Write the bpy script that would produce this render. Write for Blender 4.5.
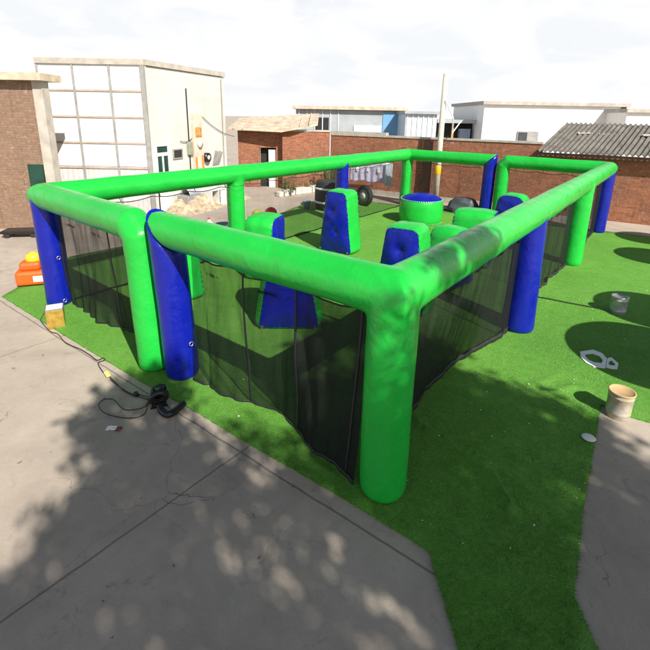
import bpy, bmesh, math, random
from math import sin, cos, pi, radians, sqrt, atan2
from mathutils import Vector, Matrix, noise
random.seed(7)
SC = bpy.context.scene
COL = SC.collection
for o in list(bpy.data.objects): bpy.data.objects.remove(o)

# ---------------------------------------------------------------- camera
F_PX, CX, CY, PITCH, ROLL, CAM_H = 452.308, 325.0, 243.828, 0.2755996, 0.0186953, 3.5
c_, s_ = cos(PITCH), sin(PITCH)
R0 = Matrix(((1, 0, 0), (0, -s_, -c_), (0, c_, -s_)))
RR = Matrix(((cos(ROLL), -sin(ROLL), 0), (sin(ROLL), cos(ROLL), 0), (0, 0, 1)))
RC = RR @ R0                                  # rows: right, down, forward
cam_d = bpy.data.cameras.new('camera')
cam = bpy.data.objects.new('camera', cam_d); COL.objects.link(cam)
right, down, fwd = RC[0], RC[1], RC[2]
M3 = Matrix((right, -down, -fwd)).transposed()
cam.matrix_world = Matrix.Translation((0, 0, CAM_H)) @ M3.to_4x4()
cam_d.sensor_width = 36; cam_d.sensor_fit = 'HORIZONTAL'
cam_d.lens = 36 * F_PX / 650
cam_d.shift_y = (CY - 325) / 650
cam_d.clip_end = 2000; cam_d.clip_start = 0.05
SC.camera = cam
SC.render.resolution_x = SC.render.resolution_y = 1024

# ---------------------------------------------------------------- light
SUN = Vector((0.628, -0.987, 1.0)).normalized()
W = bpy.data.worlds.new('World'); SC.world = W; W.use_nodes = True
nt = W.node_tree
sky = nt.nodes.new('ShaderNodeTexSky'); sky.sky_type = 'NISHITA'; sky.sun_disc = False
sky.sun_elevation = math.asin(SUN.z); sky.sun_rotation = atan2(SUN.x, SUN.y)
sky.air_density = 1.0; sky.dust_density = 1.5; sky.ozone_density = 1.0
bg = nt.nodes['Background']; bg.inputs['Strength'].default_value = 0.055
# bright hazy cloud cover low over the horizon, thinning towards the zenith
tc = nt.nodes.new('ShaderNodeTexCoord'); sx = nt.nodes.new('ShaderNodeSeparateXYZ'); nt.links.new(tc.outputs['Generated'], sx.inputs[0])
cn = nt.nodes.new('ShaderNodeTexNoise'); cn.inputs['Scale'].default_value = 3.2; cn.inputs['Detail'].default_value = 7; cn.inputs['Roughness'].default_value = .6; nt.links.new(tc.outputs['Generated'], cn.inputs['Vector'])
ad = nt.nodes.new('ShaderNodeMath'); ad.operation = 'MULTIPLY_ADD'; ad.inputs[1].default_value = .45; nt.links.new(cn.outputs['Fac'], ad.inputs[0])
ng = nt.nodes.new('ShaderNodeMath'); ng.operation = 'SUBTRACT'; ng.inputs[0].default_value = .80; nt.links.new(sx.outputs[2], ng.inputs[1]); nt.links.new(ng.outputs[0], ad.inputs[2])
rp_ = nt.nodes.new('ShaderNodeMapRange'); rp_.inputs['From Min'].default_value = .50; rp_.inputs['From Max'].default_value = .80; nt.links.new(ad.outputs[0], rp_.inputs['Value'])
mxs = nt.nodes.new('ShaderNodeMix'); mxs.data_type = 'RGBA'; nt.links.new(rp_.outputs[0], mxs.inputs[0]); nt.links.new(sky.outputs[0], mxs.inputs[6]); mxs.inputs[7].default_value = (11.2, 11.3, 11.4, 1)
c2 = nt.nodes.new('ShaderNodeTexNoise'); c2.inputs['Scale'].default_value = 5.5; c2.inputs['Detail'].default_value = 6; c2.inputs['Distortion'].default_value = .6
sq = nt.nodes.new('ShaderNodeVectorMath'); sq.operation = 'MULTIPLY'; sq.inputs[1].default_value = (1, 1, 2.6); nt.links.new(tc.outputs['Generated'], sq.inputs[0]); nt.links.new(sq.outputs[0], c2.inputs['Vector'])
cr_ = nt.nodes.new('ShaderNodeValToRGB'); cr_.color_ramp.elements[0].position = .38; cr_.color_ramp.elements[0].color = (.88, .90, .93, 1); cr_.color_ramp.elements[1].position = .58; cr_.color_ramp.elements[1].color = (1, 1, 1, 1); nt.links.new(c2.outputs['Fac'], cr_.inputs[0])
cm = nt.nodes.new('ShaderNodeVectorMath'); cm.operation = 'SCALE'; cm.inputs['Scale'].default_value = 12.0; nt.links.new(cr_.outputs[0], cm.inputs[0]); nt.links.new(cm.outputs[0], mxs.inputs[7])
nt.links.new(mxs.outputs[2], bg.inputs['Color'])
sun_d = bpy.data.lights.new('sun', 'SUN'); sun_d.energy = 4.8; sun_d.angle = radians(0.55); sun_d.color = (1, 0.95, 0.86)
sun = bpy.data.objects.new('sun', sun_d); COL.objects.link(sun)
sun.rotation_euler = SUN.to_track_quat('Z', 'Y').to_euler(); sun.location = (6, -9, 12)
SC.view_settings.view_transform = 'Standard'; SC.view_settings.look = 'None'
SC.view_settings.exposure = 0.68; SC.view_settings.gamma = 1
SC.view_settings.use_curve_mapping = False

# ---------------------------------------------------------------- photo geometry helpers
def ray(u, v):
    d = Vector(((u - CX) / F_PX, (v - CY) / F_PX, 1))
    return RC.transposed() @ d
def G(u, v, z=0.0):                            # pixel -> point on the level z
    r = ray(u, v); t = (z - CAM_H) / r.z
    return Vector((0, 0, CAM_H)) + r * t
def at(u, v, Y):                               # pixel -> point at depth Y
    r = ray(u, v); return Vector((0, 0, CAM_H)) + r * (Y / r.y)
CF = Vector((0.60371, 3.60581)); CL = Vector((-4.98667, 7.90192)); CR = Vector((8.88325, 14.37969)); CB = Vector((3.29287, 18.6758))
U = (CR - CF).normalized(); WV = (CL - CF).normalized()
def A(u, w, z=0.0):                            # arena coordinates
    p = CF + U * u + WV * w; return Vector((p.x, p.y, z))
LU, LW, HB, RT = 13.5877, 7.0505, 2.05, 0.225

# ---------------------------------------------------------------- object helpers
def tag(o, label=None, cat=None, group=None, kind=None):
    if label: o['label'] = label
    if cat: o['category'] = cat
    if group: o['group'] = group
    if kind: o['kind'] = kind
    return o
def empty(name, loc, rz=0, label=None, cat=None, group=None):
    o = bpy.data.objects.new(name, None); COL.objects.link(o); o.location = loc; o.rotation_euler = (0, 0, rz)
    o.empty_display_size = 0.1
    return tag(o, label, cat, group)
def copy_tree(o, parent=None):
    n = o.copy(); COL.objects.link(n)
    if parent: n.parent = parent
    for ch in [x for x in COL.objects if x.parent == o]: copy_tree(ch, n)
    return n
class MB:
    def __init__(s): s.bm = bmesh.new()
    def box(s, x0, x1, y0, y1, z0, z1, rot=None, org=None):
        vs = [Vector((x, y, z)) for z in (z0, z1) for y in (y0, y1) for x in (x0, x1)]
        if rot is not None: vs = [(rot @ v) + (org or Vector()) for v in vs]
        b = [s.bm.verts.new(v) for v in vs]
        for f in ((0, 2, 3, 1), (4, 5, 7, 6), (0, 1, 5, 4), (2, 6, 7, 3), (0, 4, 6, 2), (1, 3, 7, 5)): s.bm.faces.new([b[i] for i in f])
        return s
    def poly(s, pts): s.bm.faces.new([s.bm.verts.new(p) for p in pts]); return s
    def grid(s, fn, nu, nv, close_u=False):
        g = [[s.bm.verts.new(fn(i, j)) for j in range(nv + 1)] for i in range(nu + (0 if close_u else 1))]
        n = len(g)
        for i in range(nu):
            for j in range(nv):
                s.bm.faces.new((g[i][j], g[(i + 1) % n][j], g[(i + 1) % n][j + 1], g[i][j + 1]))
        return g
    def tube(s, pts, r, n=8, cap=True):
        pts = [Vector(p) for p in pts]; m = len(pts); rings = []
        rad = r if callable(r) else (lambda i: r)
        up = None
        for i, p in enumerate(pts):
            d = (pts[min(i + 1, m - 1)] - pts[max(i - 1, 0)]).normalized()
            if up is None: up = Vector((0, 0, 1)) if abs(d.z) < .9 else Vector((1, 0, 0))
            a = d.cross(up).normalized(); b = a.cross(d).normalized(); up = b
            rings.append([s.bm.verts.new(p + (a * cos(2 * pi * k / n) + b * sin(2 * pi * k / n)) * rad(i)) for k in range(n)])
        for i in range(m - 1):
            for k in range(n): s.bm.faces.new((rings[i][k], rings[i][(k + 1) % n], rings[i + 1][(k + 1) % n], rings[i + 1][k]))
        if cap: s.bm.faces.new(rings[0][::-1]); s.bm.faces.new(rings[-1])
        return s
    def lathe(s, prof, n=32, org=(0, 0, 0)):
        org = Vector(org); rings = []
        for r, z in prof: rings.append([s.bm.verts.new(org + Vector((r * cos(2 * pi * k / n), r * sin(2 * pi * k / n), z))) for k in range(n)])
        for i in range(len(rings) - 1):
            for k in range(n): s.bm.faces.new((rings[i][k], rings[i][(k + 1) % n], rings[i + 1][(k + 1) % n], rings[i + 1][k]))
        return s
    def build(s, name, mat, parent=None, smooth=False, bevel=0):
        bmesh.ops.remove_doubles(s.bm, verts=s.bm.verts, dist=1e-5)
        bmesh.ops.recalc_face_normals(s.bm, faces=s.bm.faces)
        me = bpy.data.meshes.new(name); s.bm.to_mesh(me); s.bm.free()
        if smooth:
            for p in me.polygons: p.use_smooth = True
        o = bpy.data.objects.new(name, me); COL.objects.link(o)
        if mat: me.materials.append(mat)
        if parent: o.parent = parent
        if bevel:
            b = o.modifiers.new('bevel', 'BEVEL'); b.width = bevel; b.segments = 2; b.limit_method = 'ANGLE'
        return o

# ---------------------------------------------------------------- material helpers
class NT:
    def __init__(s, name):
        s.m = bpy.data.materials.new(name); s.m.use_nodes = True; s.t = s.m.node_tree
        s.b = s.t.nodes['Principled BSDF']; s.out = s.t.nodes['Material Output']
    def n(s, t, **kw):
        x = s.t.nodes.new(t)
        for k, v in kw.items(): setattr(x, k, v)
        return x
    def l(s, a, b): s.t.links.new(a, b)
    def coord(s, obj=True): return s.n('ShaderNodeTexCoord').outputs['Object' if obj else 'Generated']
    def noise(s, co, scale, detail=4, rough=.55, dist=0):
        x = s.n('ShaderNodeTexNoise'); x.inputs['Scale'].default_value = scale; x.inputs['Detail'].default_value = detail
        x.inputs['Roughness'].default_value = rough; x.inputs['Distortion'].default_value = dist
        s.l(co, x.inputs['Vector']); return x.outputs['Fac']
    def ramp(s, fac, stops):
        x = s.n('ShaderNodeValToRGB'); e = x.color_ramp.elements
        while len(e) < len(stops): e.new(.5)
        for i, (p, c) in enumerate(stops):
            e[i].position = p; e[i].color = (*c, 1) if len(c) == 3 else c
        s.l(fac, x.inputs[0]); return x.outputs[0]
    def mix(s, fac, a, b, mode='MIX'):
        x = s.n('ShaderNodeMix', data_type='RGBA', blend_type=mode)
        for v, i in ((fac, 0), (a, 6), (b, 7)):
            if hasattr(v, 'is_linked'): s.l(v, x.inputs[i])
            else: x.inputs[i].default_value = v if i == 0 else (*v, 1)
        return x.outputs[2]
    def math(s, op, a, b=0, c=0):
        x = s.n('ShaderNodeMath', operation=op)
        for i, v in enumerate((a, b, c)):
            if hasattr(v, 'is_linked'): s.l(v, x.inputs[i])
            else: x.inputs[i].default_value = v
        return x.outputs[0]
    def bump(s, h, strength=.3, dist=.02):
        x = s.n('ShaderNodeBump'); x.inputs['Strength'].default_value = strength; x.inputs['Distance'].default_value = dist
        s.l(h, x.inputs['Height']); s.l(x.outputs[0], s.b.inputs['Normal']); return x
    def set(s, **kw):
        for k, v in kw.items():
            i = s.b.inputs[k.replace('_', ' ')]
            if hasattr(v, 'is_linked'): s.l(v, i)
            elif isinstance(v, tuple): i.default_value = (*v, 1) if len(v) == 3 else v
            else: i.default_value = v
        return s
def plain(name, col, rough=.6, var=.15, scale=6, metal=0, bump=0):
    n = NT(name); co = n.coord(); f = n.noise(co, scale, 5)
    c = n.ramp(f, [(.3, tuple(x * (1 - var) for x in col)), (.7, tuple(min(1, x * (1 + var)) for x in col))])
    n.set(Base_Color=c, Roughness=rough, Metallic=metal)
    if bump: n.bump(n.noise(co, scale * 6, 4), bump, .01)
    return n.m
def pvc(name, col, rough=.27):
    n = NT(name); co = n.coord()
    f = n.noise(co, 1.7, 5, .6); f2 = n.noise(co, 26, 4, .6)
    c = n.ramp(f, [(.25, tuple(x * .86 for x in col)), (.6, col), (.85, tuple(min(1, x * 1.06 + .006) for x in col))])
    dust = n.ramp(f2, [(.56, (0, 0, 0)), (.8, (.035, .035, .035))])
    c = n.mix(dust, c, (.32, .34, .28))
    rr = n.ramp(n.noise(co, 5, 4), [(.3, (rough - .08,) * 3), (.75, (rough + .14,) * 3)])
    n.set(Base_Color=c, Roughness=rr); n.b.inputs['Specular IOR Level'].default_value = .45
    h = n.math('ADD', n.math('MULTIPLY', n.noise(co, 2.4, 3, .5, .6), 1.0), n.math('MULTIPLY', n.noise(co, 14, 3, .5, 1.2), .16))
    n.bump(h, .55, .035)
    return n.m
M = {}
M['green'] = pvc('green_pvc', (.013, .43, .045))
M['blue'] = pvc('blue_pvc', (.003, .010, .27), .30)
M['white_stitch'] = plain('stitch_white', (.75, .78, .75), .5)
M['pale_stitch'] = plain('pale_green_stitch', (.30, .50, .34), .5)
M['black'] = plain('black_plastic', (.012, .012, .013), .35, .3)
M['rubber'] = plain('black_rubber', (.02, .02, .02), .75, .3)
M['hem'] = plain('hem_webbing', (.012, .012, .013), .6, .25, 20)
M['rope'] = plain('black_rope', (.02, .02, .022), .8)
M['white_paint'] = plain('white_paint', (.78, .78, .76), .5, .06, 2)
M['white_frame'] = plain('white_frame', (.72, .72, .70), .45, .06, 3)
M['grey_metal'] = plain('grey_metal', (.30, .29, .28), .5, .2, 4)
M['steel'] = plain('tin_steel', (.55, .53, .50), .32, .15, 8, .85)
M['brown_frame'] = plain('weathered_frame', (.42, .33, .27), .7, .2, 3)
M['rust'] = plain('rusty_orange', (.48, .22, .07), .85, .45, 9)
M['glass_dark'] = plain('dark_green_glass', (.012, .05, .035), .12, .3, 3)
M['glass_grey'] = plain('dark_grey_glass', (.05, .055, .06), .15, .3, 3)
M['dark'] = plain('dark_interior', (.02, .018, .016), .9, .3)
M['orange'] = plain('orange_plastic', (.80, .10, .012), .4, .1)
M['yellow'] = plain('yellow_plastic', (.82, .50, .02), .4, .1)
M['red'] = plain('red_plastic', (.62, .03, .015), .4, .1)
M['bluegrey'] = plain('bluegrey_plastic', (.22, .27, .36), .45, .15)
M['bag'] = plain('dark_tarpaulin', (.06, .07, .085), .5, .3, 5, 0, .3)
M['beige'] = plain('beige_box', (.58, .50, .40), .6, .15, 4)
M['concrete_trim'] = plain('cement_trim', (.42, .38, .33), .85, .2, 3, 0, .3)
M['soil'] = plain('rubble', (.46, .36, .25), .95, .45, 7, 0, .6)
M['stone'] = plain('white_stone', (.62, .59, .54), .85, .2, 4, 0, .3)
M['paper'] = plain('white_paper', (.75, .75, .73), .7, .05)
M['bluewall'] = plain('blue_steel_sheet', (.14, .33, .55), .45, .1, 1.2)
M['palewall'] = plain('pale_steel_sheet', (.52, .60, .66), .45, .1, 1.2)
M['greysheet'] = plain('grey_steel_sheet', (.33, .36, .38), .5, .15, 1.2)
M['awning'] = plain('bluegrey_awning', (.26, .33, .38), .6, .1, 2)

def line_node(n, sep, p0, p1, width):          # 0..1 dark line along p0-p1 (world xy = object xy of an unrotated object)
    d = (Vector(p1) - Vector(p0)).normalized(); nn = Vector((-d.y, d.x))
    v = n.math('ADD', n.math('MULTIPLY', sep.outputs[0], nn.x), n.math('MULTIPLY', sep.outputs[1], nn.y))
    v = n.math('ABSOLUTE', n.math('SUBTRACT', v, nn.dot(Vector(p0))))
    return n.math('LESS_THAN', v, width)
def concrete():
    n = NT('yard_concrete'); co = n.coord()
    big = n.noise(co, .45, 6, .62, .4); mid = n.noise(co, 2.6, 6, .65); fine = n.noise(co, 60, 3, .6)
    c = n.ramp(big, [(.28, (.31, .255, .205)), (.5, (.42, .355, .29)), (.72, (.48, .41, .34))])
    c = n.mix(n.ramp(mid, [(.35, (0, 0, 0)), (.6, (.35, .35, .35)), (.8, (.6, .6, .6))]), c, (.29, .245, .205))
    c = n.mix(n.ramp(fine, [(.35, (.16, .16, .16)), (.65, (0, 0, 0))]), c, (.18, .16, .14))
    # brushed swirls left by old wet patches
    sw = n.noise(co, 1.1, 3, .5, 3.5)
    c = n.mix(n.ramp(sw, [(.47, (0, 0, 0)), (.5, (.08, .08, .08)), (.53, (0, 0, 0))]), c, (.52, .47, .41))
    sw2 = n.noise(co, 3.2, 8, .75, 1.5)
    c = n.mix(n.ramp(sw2, [(.56, (0, 0, 0)), (.68, (.6, .6, .6))]), c, (.20, .175, .15))
    sep = n.n('ShaderNodeSeparateXYZ'); wob = n.n('ShaderNodeVectorMath', operation='MULTIPLY_ADD')
    tx = n.n('ShaderNodeTexNoise'); tx.inputs['Scale'].default_value = 3; n.l(co, tx.inputs['Vector'])
    n.l(tx.outputs['Color'], wob.inputs[0]); wob.inputs[1].default_value = (.03, .03, 0); n.l(co, wob.inputs[2]); n.l(wob.outputs[0], sep.inputs[0])
    ln = None
    j1a, j1b = G(181, 413).xy, G(320, 500).xy
    j2a, j2b = G(241, 452).xy, G(158, 511).xy
    dd = (j2b - j2a)
    for a, b, w in ((j1a, j1b, .011), (j2a, j2b, .010), (j2a + (j1a - j1b).normalized() * 4.2, j2b + (j1a - j1b).normalized() * 4.2, .009)):
        q = line_node(n, sep, a, b, w); ln = q if ln is None else n.math('MAXIMUM', ln, q)
    c = n.mix(n.math('MULTIPLY', ln, .6), c, (.07, .06, .05))
    vo = n.n('ShaderNodeTexVoronoi', feature='DISTANCE_TO_EDGE'); vo.inputs['Scale'].default_value = .42
    dv = n.n('ShaderNodeVectorMath', operation='MULTIPLY_ADD'); t2 = n.n('ShaderNodeTexNoise'); t2.inputs['Scale'].default_value = 2.2; t2.inputs['Detail'].default_value = 6; n.l(co, t2.inputs['Vector'])
    n.l(t2.outputs['Color'], dv.inputs[0]); dv.inputs[1].default_value = (.55, .55, 0); n.l(co, dv.inputs[2]); n.l(dv.outputs[0], vo.inputs['Vector'])
    ck = n.math('MULTIPLY', n.math('LESS_THAN', vo.outputs['Distance'], .0009), n.math('GREATER_THAN', n.noise(co, .7, 3), .50))
    c = n.mix(n.math('MULTIPLY', ck, .6), c, (.10, .085, .07))
    oil = n.noise(co, .8, 5, .6, 1.2); c = n.mix(n.ramp(oil, [(.60, (0, 0, 0)), (.74, (.45, .45, .45))]), c, (.17, .15, .13))
    n.set(Base_Color=c, Roughness=.88)
    h = n.math('SUBTRACT', n.math('ADD', n.math('MULTIPLY', fine, .35), n.math('MULTIPLY', mid, .8)), n.math('MULTIPLY', ln, 1.5))
    n.bump(h, .35, .012)
    return n.m
M['concrete'] = concrete()
def turf_mat():
    n = NT('artificial_turf'); co = n.coord()
    big = n.noise(co, .55, 5, .6, .5); mid = n.noise(co, 5, 6, .7, .3); fine = n.noise(co, 95, 5, .8); clump = n.noise(co, 30, 5, .8)
    c = n.ramp(big, [(.3, (.108, .32, .040)), (.5, (.140, .40, .049)), (.7, (.178, .45, .066))])
    c = n.mix(n.ramp(mid, [(.32, (.5, .5, .5)), (.55, (0, 0, 0))]), c, (.09, .28, .028))
    c = n.mix(n.ramp(fine, [(.36, (.9, .9, .9)), (.58, (0, 0, 0))]), c, (.06, .165, .014))
    c = n.mix(n.ramp(clump, [(.52, (0, 0, 0)), (.68, (.65, .65, .65))]), c, (.24, .43, .12))
    # straw coloured thatch between the rolls
    th = n.noise(co, 1.4, 6, .7, .8)
    c = n.mix(n.ramp(th, [(.58, (0, 0, 0)), (.75, (.30, .30, .30))]), c, (.25, .32, .11))
    n.set(Base_Color=c, Roughness=.75); n.b.inputs['Specular IOR Level'].default_value = .25
    h = n.math('ADD', n.math('MULTIPLY', fine, 1), n.math('MULTIPLY', clump, .9))
    n.bump(h, .8, .02)
    return n.m
M['turf'] = turf_mat()
def brick_mat(name, c1, c2, mortar, scale=1.0, dirt=(.16, .09, .06), amount=.5):
    n = NT(name); co = n.coord(); sp = n.n('ShaderNodeSeparateXYZ'); n.l(co, sp.inputs[0])
    cb = n.n('ShaderNodeCombineXYZ'); n.l(n.math('ADD', sp.outputs[0], sp.outputs[1]), cb.inputs[0]); n.l(sp.outputs[2], cb.inputs[1])
    wn = n.n('ShaderNodeTexNoise'); wn.inputs['Scale'].default_value = 9; n.l(co, wn.inputs['Vector'])
    ma = n.n('ShaderNodeVectorMath', operation='MULTIPLY_ADD'); n.l(wn.outputs['Color'], ma.inputs[0]); ma.inputs[1].default_value = (.022, .02, 0); n.l(cb.outputs[0], ma.inputs[2])
    b = n.n('ShaderNodeTexBrick'); n.l(ma.outputs[0], b.inputs['Vector'])
    b.inputs['Scale'].default_value = scale; b.inputs['Brick Width'].default_value = .25; b.inputs['Row Height'].default_value = .075
    b.inputs['Mortar Size'].default_value = .009; b.inputs['Mortar Smooth'].default_value = .3; b.inputs['Bias'].default_value = 0
    b.inputs['Color1'].default_value = (*c1, 1); b.inputs['Color2'].default_value = (*c2, 1); b.inputs['Mortar'].default_value = (*mortar, 1)
    f = n.noise(co, 1.1, 7, .7, .6); f2 = n.noise(co, 11, 4, .7)
    c = n.mix(n.ramp(f, [(.38, (amount,) * 3), (.62, (0, 0, 0))]), b.outputs['Color'], dirt)
    c = n.mix(n.ramp(f2, [(.5, (0, 0, 0)), (.72, (.5, .5, .5))]), c, tuple(min(1, x * 1.9) for x in c2))
    st2 = n.n('ShaderNodeMapping'); st2.inputs['Scale'].default_value = (2.2, 2.2, .35); n.l(co, st2.inputs['Vector'])
    c = n.mix(n.ramp(n.noise(st2.outputs[0], 1.6, 6, .7), [(.54, (0, 0, 0)), (.72, (.65, .65, .65))]), c, tuple(x * .35 for x in c1))
    c = n.mix(n.ramp(n.noise(co, 3.4, 3, .6, 1.5), [(.62, (0, 0, 0)), (.7, (.5, .5, .5))]), c, (.40, .33, .27))
    n.set(Base_Color=c, Roughness=.92)
    n.bump(n.math('SUBTRACT', n.math('MULTIPLY', f2, .6), b.outputs['Fac']), .8, .018)
    return n.m
M['brick'] = brick_mat('red_brick', (.24, .070, .036), (.38, .135, .062), (.27, .18, .125))
M['brick_dark'] = brick_mat('dark_brick', (.13, .055, .035), (.17, .075, .05), (.13, .10, .08))
M['brick_tan'] = brick_mat('tan_brick', (.19, .105, .066), (.25, .15, .095), (.23, .17, .125), 1, (.2, .14, .1))
def siding_mat():
    n = NT('white_siding'); co = n.coord(); sp = n.n('ShaderNodeSeparateXYZ'); n.l(co, sp.inputs[0])
    fr = n.math('FRACT', n.math('MULTIPLY', sp.outputs[2], 6.0)); ln = n.math('LESS_THAN', fr, .07)
    f = n.noise(co, .9, 6, .65); c = n.ramp(f, [(.3, (.50, .475, .44)), (.6, (.60, .58, .545))])
    c = n.mix(n.math('MULTIPLY', ln, .22), c, (.40, .36, .32)); n.set(Base_Color=c, Roughness=.6)
    n.bump(fr, .25, .012); return n.m
M['siding'] = siding_mat()
def sheet_mat():
    n = NT('lower_boards'); co = n.coord(); sp = n.n('ShaderNodeSeparateXYZ'); n.l(co, sp.inputs[0])
    fr = n.math('FRACT', n.math('MULTIPLY', sp.outputs[0], 5.5)); ln = n.math('LESS_THAN', fr, .16)
    f = n.noise(co, 6, 5, .7); c = n.ramp(f, [(.3, (.50, .48, .47)), (.7, (.66, .64, .62))])
    c = n.mix(n.math('MULTIPLY', ln, .5), c, (.36, .35, .35)); n.set(Base_Color=c, Roughness=.6); return n.m
M['boards'] = sheet_mat()
def asbestos():
    n = NT('weathered_corrugated_roof'); co = n.coord(); f = n.noise(co, 2, 7, .72, .5); f2 = n.noise(co, 14, 4, .7)
    c = n.ramp(f, [(.3, (.07, .062, .055)), (.5, (.13, .12, .105)), (.72, (.20, .185, .165))])
    c = n.mix(n.ramp(f2, [(.5, (0, 0, 0)), (.7, (.7, .7, .7))]), c, (.07, .06, .05)); n.set(Base_Color=c, Roughness=.95); return n.m
M['asbestos'] = asbestos()
M['tanroof'] = plain('tan_roof_sheet', (.50, .40, .30), .85, .3, 3)
def tin_mat():
    n = NT('gold_tin'); co = n.coord(); f = n.noise(co, 9, 5, .65); c = n.ramp(f, [(.3, (.34, .20, .03)), (.55, (.55, .36, .07)), (.8, (.62, .46, .16))])
    n.set(Base_Color=c, Roughness=.38, Metallic=.55); return n.m
M['tin'] = tin_mat()
def cloth_mat(name, a, b, sc):
    n = NT(name); co = n.coord(); v = n.n('ShaderNodeTexVoronoi'); v.inputs['Scale'].default_value = sc; n.l(co, v.inputs['Vector'])
    c = n.ramp(v.outputs['Distance'], [(.1, a), (.5, b)]); n.set(Base_Color=c, Roughness=.9); return n.m
M['lavender'] = cloth_mat('lavender_print_cloth', (.66, .62, .72), (.40, .37, .52), 26)
M['pink'] = cloth_mat('pink_towel_cloth', (.75, .52, .47), (.62, .42, .38), 30)
M['leaf'] = plain('weed_leaves', (.07, .13, .03), .6, .4, 8)
M['tree_leaf'] = plain('tree_leaves', (.05, .10, .025), .5, .4, 5)
M['bark'] = plain('bark', (.12, .085, .06), .9, .3, 8, 0, .5)
def net_mat(name, base, face):
    n = NT(name); co = n.coord(); n.set(Base_Color=(.012, .012, .013), Roughness=.8); n.b.inputs['Specular IOR Level'].default_value = .12
    tr = n.n('ShaderNodeBsdfTransparent'); mx = n.n('ShaderNodeMixShader')
    lw = n.n('ShaderNodeLayerWeight'); lw.inputs['Blend'].default_value = .35
    f = n.noise(co, 1.8, 4, .6)
    cov = n.math('ADD', n.math('MULTIPLY', lw.outputs['Facing'], face), n.math('MULTIPLY_ADD', f, .26, base))
    cov = n.math('MINIMUM', cov, .92)
    n.l(cov, mx.inputs[0]); n.l(tr.outputs[0], mx.inputs[1]); n.l(n.b.outputs[0], mx.inputs[2]); n.l(mx.outputs[0], n.out.inputs['Surface'])
    return n.m
M['net'] = net_mat('black_mesh_net', .22, .65)
M['net_mid'] = net_mat('black_mesh_net_folded', .34, .55)
M['net_dense'] = net_mat('black_mesh_net_doubled', .56, .6)
M['net_thin'] = net_mat('thin_black_mesh_net', .03, .32)

# ================================================================ ground
g = MB(); g.poly([(-400, -300, 0), (400, -300, 0), (400, 900, 0), (-400, 900, 0)])
tag(g.build('ground', M['concrete']), 'pale concrete yard floor with slab joints', 'ground', kind='structure')
turf_poly = [G(363, 511).xy, G(320, 485.5).xy, G(237, 437.5).xy, G(200, 414.5).xy, G(164.5, 395).xy, G(141, 382).xy, G(101, 358).xy, G(26, 312).xy, Vector((-6.25, 8.15)), Vector((-6.33, 10.73)), Vector((-5.2, 12.0)), Vector((-1.62, 16.48)), Vector((-.89, 18.33)),
             Vector((.45, 20.0)), Vector((2.29, 18.88)), Vector((9.35, 14.45)), Vector((13.0, 12.2)), Vector((9.5, 4.0)), Vector((4.9, 4.15)), G(624, 416).xy, G(601, 405.5).xy, G(583, 511).xy, Vector((1.95, 2.6)), Vector((1.8, .8)), Vector((1.05, .8)), Vector((.92, 2.95))]
def inside(p, poly):
    r = False; j = len(poly) - 1
    for i in range(len(poly)):
        a, b = poly[i], poly[j]
        if (a[1] > p[1]) != (b[1] > p[1]) and p[0] < (b[0] - a[0]) * (p[1] - a[1]) / (b[1] - a[1]) + a[0]: r = not r
        j = i
    return r
def segd(p, a, b):
    d = b - a; t = max(0, min(1, (p - a).dot(d) / d.length_squared)); return (p - a - d * t).length
folds = [([(416, 420), (428, 432), (468, 452), (488, 468), (500, 492), (512, 512)], .028, .035), ([(418, 462), (450, 480), (470, 500)], .014, .03),
         ([(540, 470), (560, 480), (583, 500)], .02, .03), ([(545, 395), (575, 388), (588, 392)], .03, .04), ([(470, 455), (520, 480), (560, 512)], .012, .05),
         ([(430, 380), (480, 392), (560, 420)], .008, .05), ([(500, 400), (560, 375)], .008, .05), ([(300, 455), (330, 475)], .014, .04),
         ([(485, 345), (520, 352), (560, 372), (575, 380)], .010, .03)]
folds = [([G(*q).xy for q in pts], h, w) for pts, h, w in folds]
def turf_z(p):
    z = .016 + .006 * noise.noise(Vector((p.x * 1.3, p.y * 1.3, 0))) + .004 * noise.noise(Vector((p.x * 5, p.y * 5, 3)))
    if p.y < 9.5:
        for pts, h, w in folds:
            d = min(segd(p, pts[i], pts[i + 1]) for i in range(len(pts) - 1))
            if d < 4 * w: z += 2.4 * h * math.exp(-(d / w) ** 2) * (.7 + .5 * noise.noise(Vector((p.x * 3, p.y * 3, 7))))
    return max(z, .006)
from mathutils.geometry import delaunay_2d_cdt
tp = []
for i in range(len(turf_poly)):
    a, b = turf_poly[i], turf_poly[(i + 1) % len(turf_poly)]; k_ = max(1, int((b - a).length / .12))
    tp += [a.lerp(b, k / k_) for k in range(k_)]
nb_ = len(tp); pts = list(tp)
yy = .85
while yy < 20:
    st_ = .055 if yy < 7.5 else (.12 if yy < 10 else .4); xx = -6.3
    while xx < 13:
        q = Vector((xx + random.uniform(-.2, .2) * st_, yy + random.uniform(-.2, .2) * st_))
        if inside(q, turf_poly): pts.append(q)
        xx += st_ if -4 < xx < 6 else max(st_, .2)
    yy += st_
ov, oe, of = delaunay_2d_cdt(pts, [(i, (i + 1) % nb_) for i in range(nb_)], [], 1, 1e-4)[:3]
bm = bmesh.new(); vs = [bm.verts.new((v.x, v.y, turf_z(v))) for v in ov]
for f in of:
    try: bm.faces.new([vs[i] for i in f])
    except ValueError: pass
blades_bm = bmesh.new()
sk = [e for e in bm.edges if e.is_boundary]
r = bmesh.ops.extrude_edge_only(bm, edges=sk)
for v in [x for x in r['geom'] if isinstance(x, bmesh.types.BMVert)]: v.co.z = -.003
bmesh.ops.recalc_face_normals(bm, faces=bm.faces)
blades_bm.free()
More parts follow.
